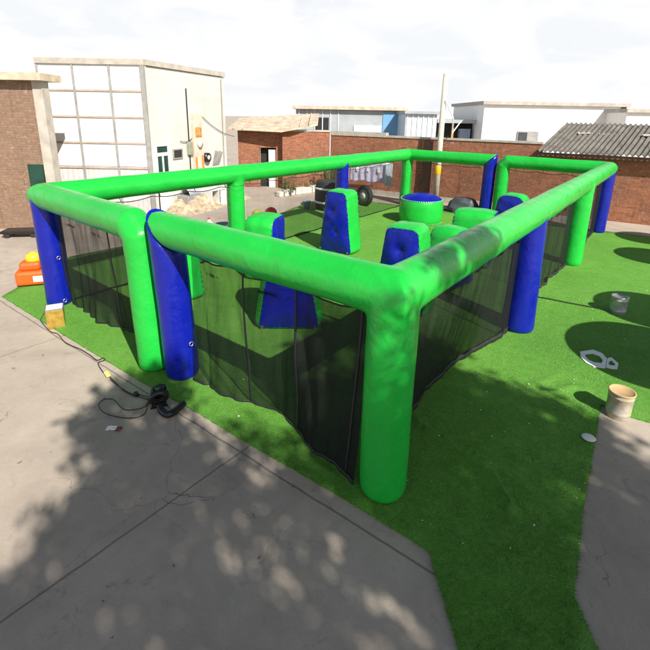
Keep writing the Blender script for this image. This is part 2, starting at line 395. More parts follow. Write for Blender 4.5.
def blade(x, y, z, L, w, out=None):
    a = random.uniform(0, 6.283); ln = random.uniform(.15, .7) * L
    dx, dy = (cos(a) * ln, sin(a) * ln) if out is None else (out.x * L * .8 + cos(a) * ln * .4, out.y * L * .8 + sin(a) * ln * .4)
    wx, wy = -sin(a) * w, cos(a) * w
    bm.faces.new((bm.verts.new((x - wx, y - wy, z)), bm.verts.new((x + wx, y + wy, z)), bm.verts.new((x + dx, y + dy, z + sqrt(max(1e-5, L * L - ln * ln)) * (.9 if out is None else .45)))))
for k in range(125000):
    y = 1.7 + 7.0 * random.random() ** 1.5; x = random.uniform(-.8 * y, .8 * y)
    if inside((x, y), turf_poly): blade(x, y, .012 + .006 * noise.noise(Vector((x * 1.3, y * 1.3, 0))), random.uniform(.016, .034), .0028)
for i in range(len(turf_poly)):
    a, b = turf_poly[i], turf_poly[(i + 1) % len(turf_poly)]
    if min(a.y, b.y) > 9: continue
    d = (b - a); o_ = Vector((d.y, -d.x)).normalized()
    if inside(a.lerp(b, .5) + o_ * .02, turf_poly): o_ = -o_
    for k in range(int(d.length * 260)):
        q = a.lerp(b, random.random()) - o_ * random.uniform(-.004, .02); blade(q.x, q.y, .012, random.uniform(.014, .036) * (1.5 if noise.noise(Vector((q.x * 4, q.y * 4, 2))) > .2 else 1), .003, o_)
me = bpy.data.meshes.new('turf'); bm.to_mesh(me); bm.free()
for p in me.polygons: p.use_smooth = True
turf = bpy.data.objects.new('turf', me); COL.objects.link(turf); me.materials.append(M['turf'])
tag(turf, 'green artificial turf laid over the concrete yard', 'turf', kind='structure')
# white scraps and dust trodden into the turf
sc_ = MB()
for k in range(420):
    for _ in range(20):
        q = Vector((random.uniform(-6, 9), random.uniform(2.6, 15)))
        if random.random() < .55: q = Vector((random.uniform(.8, 5.5), random.uniform(3, 9)))
        if inside(q, turf_poly): break
    else: continue
    r_ = random.choice((.004, .005, .006, .007, .009, .013)); a0 = random.uniform(0, 6.28); z = turf_z(q) + .008
    pts = [(q.x + r_ * random.uniform(.6, 1.2) * cos(a0 + 1.57 * i), q.y + r_ * random.uniform(.6, 1.2) * sin(a0 + 1.57 * i), z + random.uniform(0, .008)) for i in range(4)]
    sc_.poly(pts)
tag(sc_.build('litter_scraps', M['paper']), 'tiny pale scraps of litter strewn over the turf', 'litter', kind='stuff')

# ================================================================ buildings and walls
def frame_of(P0, P1):
    d = Vector(P1) - Vector(P0); return atan2(d.y, d.x)
# --- white factory: gridded front and clad side
fx0, fx1, fy = -9.62, -6.06, 15.9
fac = empty('factory_building', (fx0, fy, 0), 0, 'white factory building with gridded panel front and clad side wall', 'building')
FT = 5.0; Lf = fx1 - fx0
MB().box(0, Lf - .16, 0, .12, 1.68, FT).build('panel_wall', M['white_paint'], fac)
MB().box(0, Lf - .16, .002, .12, 0, 1.66).build('board_wall', M['boards'], fac)
for x in (0, 1.17, 2.38, 3.45): MB().box(x - .035, x + .035, -.04, -.002, 0, FT).build('mullion', M['grey_metal'], fac)
for z in (1.62, 2.47, 3.33, 4.18):
    for x0, x1 in ((.037, 1.133), (1.207, 2.343), (2.417, 3.413)): MB().box(x0, x1, -.03, -.004, z - .03, z + .03).build('transom', M['brown_frame'], fac)
MB().box(Lf - .158, Lf - .01, -.05, .14, 0, FT).build('corner_post', M['grey_metal'], fac)
MB().box(-.05, Lf, -.06, .3, FT, FT + .18).build('parapet', M['concrete_trim'], fac)
sd = frame_of((-6.06, 15.9), (-4.4, 20.2)); SL = sqrt(1.66 ** 2 + 4.3 ** 2)
side = empty('side_frame', (0, 0, 0))
bpy.data.objects.remove(side)
RS = Matrix.Rotation(sd, 3, 'Z'); OS = Vector((Lf, 0, 0))
def sbox(mb, s0, s1, d0, d1, z0, z1):          # along the side wall, d = proud of it
    return mb.box(s0, s1, -d1, -d0, z0, z1, RS, OS)
def side_part(name, mat, boxes, parent=fac, bevel=0):
    mb = MB()
    for b in boxes: sbox(mb, *b)
    return mb.build(name, mat, parent, bevel=bevel)
wside = side_part('side_wall', M['siding'], [(0.02, SL, -.14, 0, 0, FT - .02)])
side_part('parapet', M['concrete_trim'], [(.03, SL + .03, -.2, .06, FT, FT + .18)])
dr = side_part('door', M['white_frame'], [(.13, .22, .002, .05, 0, 2.45), (.78, .87, .002, .05, 0, 2.45), (.22, .78, .002, .05, 2.36, 2.45), (.22, .78, .002, .05, 2.02, 2.14), (.22, .78, .002, .05, 0, .9), (.47, .53, .002, .05, .9, 2.02)])
side_part('pane', M['glass_dark'], [(.22, .47, .003, .02, .9, 2.02), (.53, .78, .003, .02, .9, 2.02), (.22, .78, .003, .02, 2.14, 2.36)], dr)
vn = side_part('vent', M['grey_metal'], [(1.06, 1.60, .002, .05, 1.86, 1.90), (1.06, 1.60, .002, .05, 2.18, 2.22), (1.06, 1.10, .002, .05, 1.90, 2.18), (1.56, 1.60, .002, .05, 1.90, 2.18)])
side_part('slat', M['dark'], [(1.10, 1.56, .004, .03, 1.90 + .056 * i, 1.935 + .056 * i) for i in range(5)], vn)
t = empty('electric_cabinet', (0, 0, 0), 0, 'tall beige electric cabinet with rusty orange patches on factory side wall', 'electric cabinet')
t.location = (fx0, fy, 0)
side_part('column', M['beige'], [(2.2, 2.78, .002, .14, .9, 3.5)], t)
for b_ in [(2.3, 2.68, .142, .16, 2.62, 2.98), (2.22, 2.34, .142, .155, 1.3, 1.86), (2.62, 2.76, .142, .155, 1.35, 1.9), (2.36, 2.58, .142, .15, 1.0, 1.25)]: side_part('rust_panel', M['rust'], [b_], t)
md = MB(); 
for k in (0,):
    c0 = OS + RS @ Vector((2.5, -.17, 2.35)); md.tube([c0, c0 + RS @ Vector((0, -.06, 0))], .14, 20)
md.build('meter_dial', M['white_frame'], t, True)
t = empty('meter_box', (fx0, fy, 0), 0, 'small greenish grey meter box left of rusty electric cabinet', 'meter box')
side_part('box', plain('greengrey_box', (.26, .27, .20), .6), [(1.9, 2.14, .002, .12, 1.96, 2.46)], t, .01)
side_part('conduit', M['black'], [(2.0, 2.03, .03, .06, 2.46, 4.4), (2.0, 2.03, .03, .06, 1.2, 1.96)], t)
t = empty('wall_fan', (fx0, fy, 0), 0, 'black hooded wall fan right of rusty electric cabinet', 'fan')
f_ = MB(); c0 = OS + RS @ Vector((3.05, 0, 1.78)); f_.tube([c0, c0 + RS @ Vector((0, -.16, 0))], .19, 20); f_.build('hood', M['black'], t, True)
f_ = MB(); c0 = OS + RS @ Vector((3.05, -.162, 1.78)); f_.tube([c0, c0 + RS @ Vector((0, -.03, 0))], .09, 16); f_.build('hub', M['white_frame'], t, True)
t = empty('louvre_hatch', (fx0, fy, 0), 0, 'grey tilted louvre hatch beside black wall fan', 'hatch')
h_ = MB(); h_.poly([OS + RS @ Vector(p) for p in ((3.5, -.02, 1.4), (4.0, -.02, 1.4), (4.0, -.22, 1.95), (3.75, -.2, 2.02))])
h_.poly([OS + RS @ Vector(p) for p in ((3.5, -.01, 1.4), (4.0, -.01, 1.4), (4.0, -.01, 1.95), (3.75, -.01, 2.02))]); h_.build('flap', M['grey_metal'], t)
# wires on the side wall
for a, b, sag, lab in (((2.9, 3.4), (5.2, 2.55), .15, 'thin black wire sagging down to the right over factory side wall'), ((2.6, 2.9), (1.5, 2.5), .2, 'thin black wire sagging left from the electric cabinet')):
    p0 = Vector((fx0, fy, 0)) + OS + RS @ Vector((a[0], -.05, a[1])); p1 = Vector((fx0, fy, 0)) + OS + RS @ Vector((b[0], -.05, b[1]))
    tag(MB().tube([p0.lerp(p1, i / 10) - Vector((0, 0, sag * 4 * (i / 10) * (1 - i / 10))) for i in range(11)], .012, 6).build('wire', M['black']), lab, 'wire')
wp = Vector((fx0, fy, 0)) + OS + RS @ Vector((4.35, -.04, 0))
tag(MB().tube([wp + Vector((0, 0, .2)), wp + Vector((0, 0, 4.9))], .022, 8).build('downpipe', M['grey_metal']), 'thin grey downpipe on the white clad side wall', 'pipe')

# --- tan brick house at far left
hs = empty('brick_house', (-13.63, 13.4, 0), 0, 'tan brick house at the left edge with dark eave and white corner post', 'building')
MB().box(0, 5.32, 0, .5, 0, 4.3).build('wall', M['brick_tan'], hs)
MB().box(5.322, 5.60, -.03, .3, 0, 4.3).build('corner_post', M['concrete_trim'], hs)
rf = MB(); rf.box(-.2, 5.72, -.25, .8, 4.302, 4.5); rf.build('roof', M['tanroof'], hs)
MB().box(4.86, 5.30, -.06, -.003, 1.10, 1.98).build('shutter', M['glass_dark'], hs)

# --- brick hut with a tan porch roof
hut = empty('brick_hut', (-4.35, 22.6, 0), 0, 'red brick hut with overhanging tan sheet roof beside white factory', 'building')
hw = MB(); hw.box(0, 1.05, 0, .24, 0, 2.74); hw.box(1.06, 1.85, 0, .24, 1.95, 2.74); hw.box(1.86, 2.25, 0, .24, 0, 2.74); hw.build('wall', M['brick'], hut)
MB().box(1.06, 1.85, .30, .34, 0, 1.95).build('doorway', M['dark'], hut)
MB().box(1.48, 1.84, .1, .16, 0, 1.85).build('door', M['white_frame'], hut)
p0 = at(228, 131.5, 22.0); p1 = at(278, 133.5, 22.0); p2 = at(305, 123, 22.0)
rr = MB()
fr_pts = [(-.35, -.5, 2.80), (2.2, -.75, 2.72), (3.9, -.4, 3.05), (3.9, 2.6, 3.55), (-.35, 2.6, 3.25)]
for dz in (0, .07): rr.poly([(x, y, z + dz) for x, y, z in fr_pts])
for i in range(5):
    a, b = fr_pts[i], fr_pts[(i + 1) % 5]; rr.poly([a, b, (b[0], b[1], b[2] + .07), (a[0], a[1], a[2] + .07)])
rfo = rr.build('roof', M['tanroof'], hut)
rb = MB()
for i in range(9):
    x = -.1 + i * .45; y0 = -.62 if x < 2.3 else -.5; z0 = 2.86 + (0 if x < 2.2 else (x - 2.2) * .19)
    rb.tube([(x, y0, z0 - .01), (x, 2.5, z0 + .5)], .03, 6)
rb.build('rib', M['tanroof'], rfo)
# --- side yard wall facing the camera, then the long wall
C1 = Vector((0.08, 22.38)); C3 = Vector((10.37, 16.15)); wd = (C3 - C1).normalized(); wrot = atan2(wd.y, wd.x)
sw = empty('brick_wall', (-2.12, 22.3, 0), 0, 'sunlit short brick wall facing the yard between hut and long wall', 'wall')
MB().box(0, 2.26, 0, .24, 0, 2.76).build('bricks', M['brick'], sw)
MB().box(-.02, 2.28, -.03, .27, 2.762, 2.84).build('coping', M['concrete_trim'], sw)
MB().box(-.01, .36, -.14, -.003, 0, 2.5).build('pier', M['brick'], sw)
lw = empty('brick_wall', (C1.x, C1.y, 0), wrot, 'long red brick boundary wall behind the arena with pale coping', 'wall')
MB().box(.12, 9.458, 0, .24, 0, 2.62).build('bricks', M['brick'], lw)
cp = MB(); cp.box(.1, 3.0, -.03, .27, 2.622, 2.82); cp.box(3.002, 9.44, -.03, .27, 2.622, 2.70); cp.build('coping', M['concrete_trim'], lw)
MB().box(4.78, 5.24, -.14, -.003, 0, 2.56).build('pier', M['brick_dark'], lw)
MB().box(.13, 9.4, -.05, -.004, 0, .22).build('plinth', M['concrete_trim'], lw)
# --- low shed with corrugated roof at right
sh = empty('brick_shed', (C1.x + wd.x * 9.46, C1.y + wd.y * 9.46, 0), wrot, 'low brick shed with weathered corrugated grey roof at the right', 'shed')
MB().box(0, 6.0, 0, .24, 0, 2.24).build('wall', M['brick'], sh)
cr = MB()
def roof_pt(i, j):
    x = -.12 + i * .02; tt = j / 10
    return Vector((x + .62 * tt, -.38 + 2.9 * tt, 2.40 + 1.0 * tt + .035 * sin(x / .17 * 2 * pi) + .01 * noise.noise(Vector((x * 2, tt * 4, 0)))))
cr.grid(roof_pt, 300, 10); ro = cr.build('roof', M['asbestos'], sh, True)
so = ro.modifiers.new('thick', 'SOLIDIFY'); so.thickness = .02
MB().box(-.1, 5.9, -.3, -.2, 2.22, 2.34).build('eave_beam', M['brick_dark'], sh)
sv = MB()
for x0, w_ in ((1.0, .5), (1.7, .9), (3.1, .4)):
    sv.box(0, w_, -.12, .12, 0, .02, Matrix.Rotation(.2, 3, 'X') @ Matrix.Rotation(.2, 3, 'Z'), Vector((x0, 1.2 + .2 * x0 % .5, 3.0 + .02)))
sv.build('patch_board', M['concrete_trim'], ro)
# --- buildings beyond the wall
def far_box(name, label, cat, px0, px1, Y, ztop, mat, depth=6, parts=None):
    a = at(px0, 130, Y); b = at(px1, 130, Y)
    o = empty(name, (a.x, Y, 0), 0, label, cat)
    MB().box(0, b.x - a.x, 0, depth, 0, ztop).build('wall', mat, o)
    return o, b.x - a.x
def ribs(o, x0, x1, z0, z1, step, mat):
    m = MB(); x = x0
    while x < x1: m.box(x - .03, x + .03, -.04, -.002, z0, z1); x += step
    return m.build('rib', mat, o)
o, wdt = far_box('warehouse_building', 'grey and blue sheet metal warehouse beyond the brick wall', 'warehouse', 296, 404, 30, 3.9, M['greysheet'])
ribs(o, .2, 3.2, 0, 3.9, .5, M['palewall'])
MB().box(-.2, wdt + .1, -.3, 6.2, 3.902, 4.1).build('roof', M['tanroof'], o)
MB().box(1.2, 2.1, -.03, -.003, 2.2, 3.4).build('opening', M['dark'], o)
MB().box(3.7, 5.5, -.06, -.003, 1.8, 2.95).build('pale_panel', M['palewall'], o)
bp = MB().box(5.55, wdt - .02, -.05, -.004, 1.5, 3.8).build('blue_panel', M['bluewall'], o); ribs(o, 5.7, wdt, 1.5, 3.8, .35, M['bluewall'])
o, wdt = far_box('metal_shed', 'pale blue ribbed metal shed left of the utility pole', 'shed', 405, 436, 27, 3.7, M['palewall'])
ribs(o, .1, wdt, 0, 3.7, .3, M['white_frame'])
MB().box(-.1, wdt + .1, -.2, 6.2, 3.702, 3.85).build('roof', M['greysheet'], o)
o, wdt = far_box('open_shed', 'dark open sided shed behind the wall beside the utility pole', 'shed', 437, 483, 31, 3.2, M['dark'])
MB().box(-.2, wdt + .2, -.8, 6.2, 3.202, 3.42).build('roof', M['greysheet'], o)
MB().box(.85, .98, -.5, -.38, 0, 3.2).build('post', M['rust'], o)
MB().box(wdt * .45, wdt * .68, -.5, -.1, 0, 2.85).build('panel', M['bluegrey'], o)
o, wdt = far_box('white_house', 'plain white walled house beyond the wall with small dark window', 'house', 482, 622, 29, 4.35, M['white_paint'], 7)
wn = MB().box(2.2, 3.5, -.08, -.003, 2.15, 2.8).build('window', M['grey_metal'], o)
MB().box(2.26, 2.8, -.10, -.082, 2.2, 2.74).build('pane', M['glass_grey'], wn); 
MB().box(5.2, 6.6, -.5, -.004, 2.55, 2.82).build('awning', M['awning'], o)
MB().box(5.1, 6.7, -.56, -.003, 2.822, 2.9).build('awning_lip', M['white_frame'], o)
MB().box(-.15, wdt + .15, -.2, 7.2, 4.352, 4.55).build('parapet', M['concrete_trim'], o)
MB().box(wdt - .3, wdt - .05, -.12, -.004, 0, 4.35).build('downpipe', M['glass_grey'], o)
o, wdt = far_box('white_house', 'white house at the far right edge behind the shed roof', 'house', 624, 690, 27, 4.0, M['white_paint'], 7)
MB().box(-.15, wdt + .15, -.2, 7.2, 4.002, 4.2).build('parapet', M['concrete_trim'], o)
# utility pole
pp = C1 + wd * 5.62 - Vector((wd.y * -1, wd.x)) * .42
po = empty('utility_pole', (pp.x, pp.y, 0), 0, 'pale concrete utility pole with yellow band in front of brick wall', 'utility pole')
MB().tube([(0, 0, 0), (0, 0, 2), (0, 0, 5.2)], lambda i: (.13, .12, .10)[i], 16).build('shaft', plain('pole_concrete', (.52, .47, .40), .8), po, True)
MB().lathe([(.128, 1.22), (.134, 1.23), (.132, 1.58), (.126, 1.59)], 20).build('band', M['yellow'], po, True)
MB().tube([(.05, -.15, 4.2), (.4, -.2, 3.5), (.45, 0, 2.9), (.95, .6, 3.4)], .025, 6).build('cable', M['white_frame'], po)

# ================================================================ things along the back of the yard
# clothes line with laundry
lp0, lp1 = C1 + wd * .95 + Vector((-.35, -.5)), C1 + wd * 3.75 + Vector((-.35, -.5))
tag(MB().tube([(lp0.x, lp0.y, 1.56), ((lp0.x + lp1.x) / 2, (lp0.y + lp1.y) / 2, 1.51), (lp1.x, lp1.y, 1.56)], .012, 6).build('clothes_line', M['rope']), 'thin clothes line carrying washing before the brick wall', 'clothes line')
def laundry(name, s0, s1, z0, z1, mat, lab, cat, dy=0, prints=False):
    a = lp0.lerp(lp1, s0); b = lp0.lerp(lp1, s1); L = (b - a).length
    o = empty(name, (a.x, a.y, 0), wrot, lab, cat)
    m = MB(); m.grid(lambda i, j: Vector((L * i / 40, dy + .03 * sin(i * .9) * (1 - j / 16) - .03 + .02 * noise.noise(Vector((i * .3, j * .2, s0 * 9))), z1 - (z1 - z0 + .03 * sin(i * .35)) * (1 - j / 16))), 40, 16)
    q = m.build('cloth', mat, o, True); q.modifiers.new('t', 'SOLIDIFY').thickness = .012
    if prints:
        for k in range(3):
            x = L * (.17 + .29 * k); pm = MB()
            pm.poly([(x, -.085, z1 - .42), (x + .17, -.085, z1 - .45), (x + .15, -.085, z1 - .24), (x + .05, -.085, z1 - .18)])
            e = pm.build('motif', M['paper'], o)
    return o
laundry('towel', .0, .22, .62, 1.54, M['pink'], 'pink towel hanging at the left of the clothes line', 'towel')
laundry('bed_sheet', .24, .9, .66, 1.56, M['lavender'], 'lavender printed sheet with white motifs hung on the clothes line', 'sheet', 0, True)
laundry('striped_cloth', .88, 1.0, .58, 1.57, M['palewall'], 'narrow pale cloth at the right end of the clothes line', 'cloth', -.08)
# low wooden bench edge / step in front of the wall
# black barrel
bo = empty('barrel', G(330, 209), 0, 'big black barrel with two pale straps behind the arena', 'barrel')
MB().lathe([(0, .01), (.5, .01), (.56, .05), (.60, .3), (.60, .75), (.55, 1.02), (.53, 1.1), (.48, 1.1), (.47, .9), (0, .88)], 36).build('body', M['rubber'], bo, True)
for z, r_ in ((.28, .605), (.80, .60)): MB().lathe([(r_, z), (r_ + .015, z + .01), (r_ + .015, z + .07), (r_, z + .08)], 36).build('strap', M['white_frame'], bo, True)
# tyre leaning on the wall side
to = empty('tyre', G(364, 206), radians(-50), 'black car tyre with pale hub standing behind the arena', 'tyre')
tm = MB(); 
for a in [0]:
    pr = [(.30, -.09), (.34, -.10), (.40, -.085), (.42, -.04), (.42, .04), (.40, .085), (.34, .10), (.30, .09), (.30, -.09)]
    tm.grid(lambda i, j: Vector((pr[j][0] * cos(2 * pi * i / 40), pr[j][1], .42 + pr[j][0] * sin(2 * pi * i / 40))), 40, 8, True)
tm.build('tread', M['rubber'], to, True)
hb = MB(); hb.tube([(0, -.05, .42), (0, .05, .42)], .298, 28); hb.build('hub', M['grey_metal'], to, True)
hb = MB(); hb.tube([(0, -.085, .42), (0, -.052, .42)], .13, 20); hb.build('cap', M['white_frame'], to, True)
# dark tarpaulin heap
bgm = MB()
def heap(i, j):
    a = 2 * pi * i / 40; t = j / 14; r_ = (1 - t * t) ** .5 if t < 1 else 0
    nz = 1 + .30 * (1 - t) * noise.noise(Vector((cos(a) * 1.7, sin(a) * 1.7, t * 2.2))) + .10 * (1 - t * t) * noise.noise(Vector((cos(a) * 5, sin(a) * 5, t * 6)))
    return Vector((.60 * r_ * cos(a) * nz, .38 * r_ * sin(a) * nz, .60 * (1 - (1 - t) ** 1.6) * (1 + .9 * (1 - t * t) * (nz - 1)) + .06 * (1 - t * t) * noise.noise(Vector((cos(a) * 4, sin(a) * 4, t * 5)))))
bgm.grid(heap, 40, 14, True); b = bgm.build('tarpaulin_bundle', M['bag'], None, True); b.location = G(463, 212.5); b.rotation_euler = (0, 0, radians(-35))
tag(b, 'dark grey tarpaulin bundle heaped behind the round bunker', 'bundle')
# bucket, white jug, red and green balls
bk = empty('bucket', G(306.5, 209.5), 0, 'small blue grey bucket on the turf edge left of the barrel', 'bucket')
MB().lathe([(0, .01), (.11, .01), (.15, .34), (.16, .35), (.145, .35), (.11, .04), (0, .04)], 24).build('body', M['bluegrey'], bk, True)
MB().tube([(.15 * cos(a), .02, .34 + .12 * sin(a)) for a in [pi * i / 10 for i in range(11)]], .008, 6).build('handle', M['grey_metal'], bk)
def ball(name, loc, r, mat, lab, cat):
    m = MB(); m.lathe([(r * sin(pi * i / 14) + 1e-4, r - r * cos(pi * i / 14)) for i in range(15)], 24)
    # panel groove
    o = m.build(name, mat, None, True); o.location = loc; tag(o, lab, cat); return o
q = G(271, 219.5); ball('ball', q, .22, M['red'], 'red plastic ball on the ground behind the blue and green bunker', 'ball')
q = G(257, 219); ball('ball', q, .17, plain('olive_ball', (.30, .28, .03), .5), 'olive yellow ball left of the red ball', 'ball')
bk = empty('basin', G(224, 233), 0, 'blue grey plastic basin beside the green arena post', 'basin')
MB().lathe([(0, .01), (.17, .01), (.24, .28), (.26, .3), (.23, .3), (.16, .04), (0, .04)], 24).build('body', M['bluegrey'], bk, True)
jg = empty('plastic_jug', G(209.5, 229), 0, 'white plastic jug on the concrete beyond the arena', 'jug')
MB().lathe([(0, 0), (.11, 0), (.12, .05), (.12, .2), (.05, .27), (.04, .32), (0, .32)], 18).build('body', M['paper'], jg, True)
MB().lathe([(0, .322), (.045, .322), (.045, .36), (0, .36)], 14).build('cap', M['red'], jg, True)
# rubble heap, planter kerb stones and weeds
hp = MB()
def hp_f(i, j):
    x = i / 60; y = j / 14; hgt = max(0, (1 - (2 * x - 1) ** 2)) * max(0, 1 - (2 * y - 1) ** 2)
    return Vector((x * 4.6, y * 1.8, 52e-2 * hgt * (1 + .8 * noise.noise(Vector((x * 9, y * 5, 1)))) + .05 * hgt * noise.noise(Vector((x * 40, y * 18, 4))) - .01))
hp.grid(hp_f, 60, 14); o = hp.build('rubble_heap', M['soil']); o.location = (-4.75, 15.5, 0); o.rotation_euler = (0, 0, radians(69)); tag(o, 'sandy rubble heap along the foot of the factory side wall', 'rubble')
kerb0, kerb1 = G(277, 197), G(326, 190.5)
n_ = 9
for k in range(n_):
    p = kerb0.lerp(kerb1, (k + .5) / n_); L = (kerb1 - kerb0).length / n_ * random.uniform(.72, .96); hh = random.uniform(.22, .36)
    s = MB().box(-L / 2, L / 2, -.12, .12, 0, hh).build('kerb_stone', M['stone'], None, False, .03); s.location = p; d = kerb1 - kerb0
    s.rotation_euler = (0, random.uniform(-.06, .06), atan2(d.y, d.x) + random.uniform(-.08, .08))
    tag(s, 'pale rough kerb stone in the row edging the weed bed', 'kerb stone', 'kerb stones edging the weed bed')
def weed(name, loc, n, h, spread, lab, cat):
    st = empty(name, loc, 0, lab, cat); m = MB(); sm = MB()
    for k in range(n):
        a = random.uniform(0, 2 * pi); r_ = spread * sqrt(random.random()); hh = h * random.uniform(.4, 1)
        p0 = Vector((r_ * .5 * cos(a), r_ * .5 * sin(a), 0)); p1 = Vector((r_ * cos(a), r_ * sin(a), hh)); sm.tube([p0, p1], .006, 4)
        for i in range(7):
            p = p0.lerp(p1, random.uniform(.25, 1)); b = random.uniform(0, 6.28); L = random.uniform(.06, .14)
            d = Vector((cos(b), sin(b), random.uniform(-.3, .6))) * L; w_ = Vector((-sin(b), cos(b), 0)) * L * .3
            m.poly([p, p + d * .5 + w_, p + d, p + d * .5 - w_])
    m.build('leaves', M['leaf'], st); sm.build('stem', M['leaf'], st)
weed('weed_plant', (kerb0 + Vector((.45, .45, 0))), 46, .85, .42, 'bushy green weed behind the left kerb stones', 'plant')
weed('weed_plant', (kerb0.lerp(kerb1, .6) + Vector((0, .5, 0))), 26, .5, .5, 'sparse low weed behind the middle kerb stones', 'plant')
wt = C1 + wd * .3
weed('ivy_plant', (wt.x + .05, wt.y - .55, 0), 60, 2.05, .75, 'tall straggly climber in the corner of the brick walls', 'plant')
# grey machine and white crate by the factory
mc = empty('machine', G(193, 207), radians(60), 'grey machine with domed cover by the factory side wall', 'machine')
MB().box(-.5, .5, -.3, .3, .08, .5).build('base', M['grey_metal'], mc, False, .03)
dm = MB(); dm.grid(lambda i, j: Vector((-.35 + .7 * i / 12, .26 * cos(pi * j / 12), .5 + .26 * sin(pi * j / 12))), 12, 12); dm.build('cover', M['greysheet'], mc, True).modifiers.new('t', 'SOLIDIFY').thickness = .02
for sx in (-.4, .4): MB().box(sx - .06, sx + .06, -.28, .28, 0, .08).build('foot', M['dark'], mc)
wc = empty('white_cabinet', G(214, 206), radians(60), 'white box cabinet with open side beside the grey machine', 'cabinet')
cb_ = MB(); cb_.box(-.4, .4, .26, .3, 0, .7); cb_.box(-.4, -.36, -.3, .258, 0, .7); cb_.box(.36, .4, -.3, .258, 0, .7); cb_.box(-.358, .358, -.3, .258, .66, .7); cb_.box(-.358, .358, -.3, .258, 0, .04); cb_.box(-.02, .02, -.3, .258, .042, .658)
cb_.build('carcass', M['white_frame'], wc)
MB().box(.06, .34, -.32, -.302, .06, .64).build('door', M['white_paint'], wc)

# ================================================================ inflatable arena frames
def tube_mesh(bm, a, b, r, na=None, nb=None, n=40, round_a=False):
    a = Vector(a); b = Vector(b); d = (b - a).normalized(); L = (b - a).length
    up = Vector((0, 0, 1)) if abs(d.z) < .9 else Vector((1, 0, 0)); x = d.cross(up).normalized(); y = x.cross(d)
    rows = max(2, int(L / .12)); rings = []
    prof = [(0 + i / rows, r) for i in range(rows + 1)]
    if round_a:
        prof = [(.0, r * .80), (.02 / L, r * .90), (.05 / L, r * .965), (.09 / L, r * .995)] + [(.12 / L + (1 - .12 / L) * i / rows, r) for i in range(rows + 1)]
    for t, rr in prof:
        ring = []
        for k in range(n):
            o = (x * cos(2 * pi * k / n) + y * sin(2 * pi * k / n)) * rr
            s0 = 0; s1 = L
            if na: s0 = -o.dot(na) / d.dot(na)
            if nb: s1 = L - o.dot(nb) / d.dot(nb)
            ring.append(bm.verts.new(a + o + d * (s0 + (s1 - s0) * t)))
        rings.append(ring)
    for i in range(len(rings) - 1):
        for k in range(n): bm.faces.new((rings[i][k], rings[i][(k + 1) % n], rings[i + 1][(k + 1) % n], rings[i + 1][k]))
    bm.faces.new(rings[0][::-1]); bm.faces.new(rings[-1])
JOINTS = [A(0, 0, HB), A(0, LW, HB), A(LU, 0, HB), A(LU, LW, HB), A(0, 3.4, HB), A(0, 3.85, HB), A(LU, 3.25, HB), A(LU, 3.7, HB), A(9.22, 0, 1.85), A(4.42, LW, 1.85), A(4.54, 0, 1.8)]
def wobble(me, amp=.010, seed=0, org=Vector()):
    nrm = [v.normal.copy() for v in me.vertices]
    for v, vn in zip(me.vertices, nrm):
        p = v.co + org
        k = noise.noise(Vector((p.x * 1.4 + seed, p.y * 1.4, p.z * 1.4))) * amp
        for j in JOINTS:
            d2 = (p - j).length_squared
            if d2 < .6:
                k += math.exp(-d2 / .16) * .006 * (1 - 2.2 * abs(noise.noise(Vector((p.x * 4 + p.z * 5, p.y * 4 - p.z * 5, (p.x - p.y) * 2 + 5 + p.z * 2)))))
                break
        v.co += vn * k
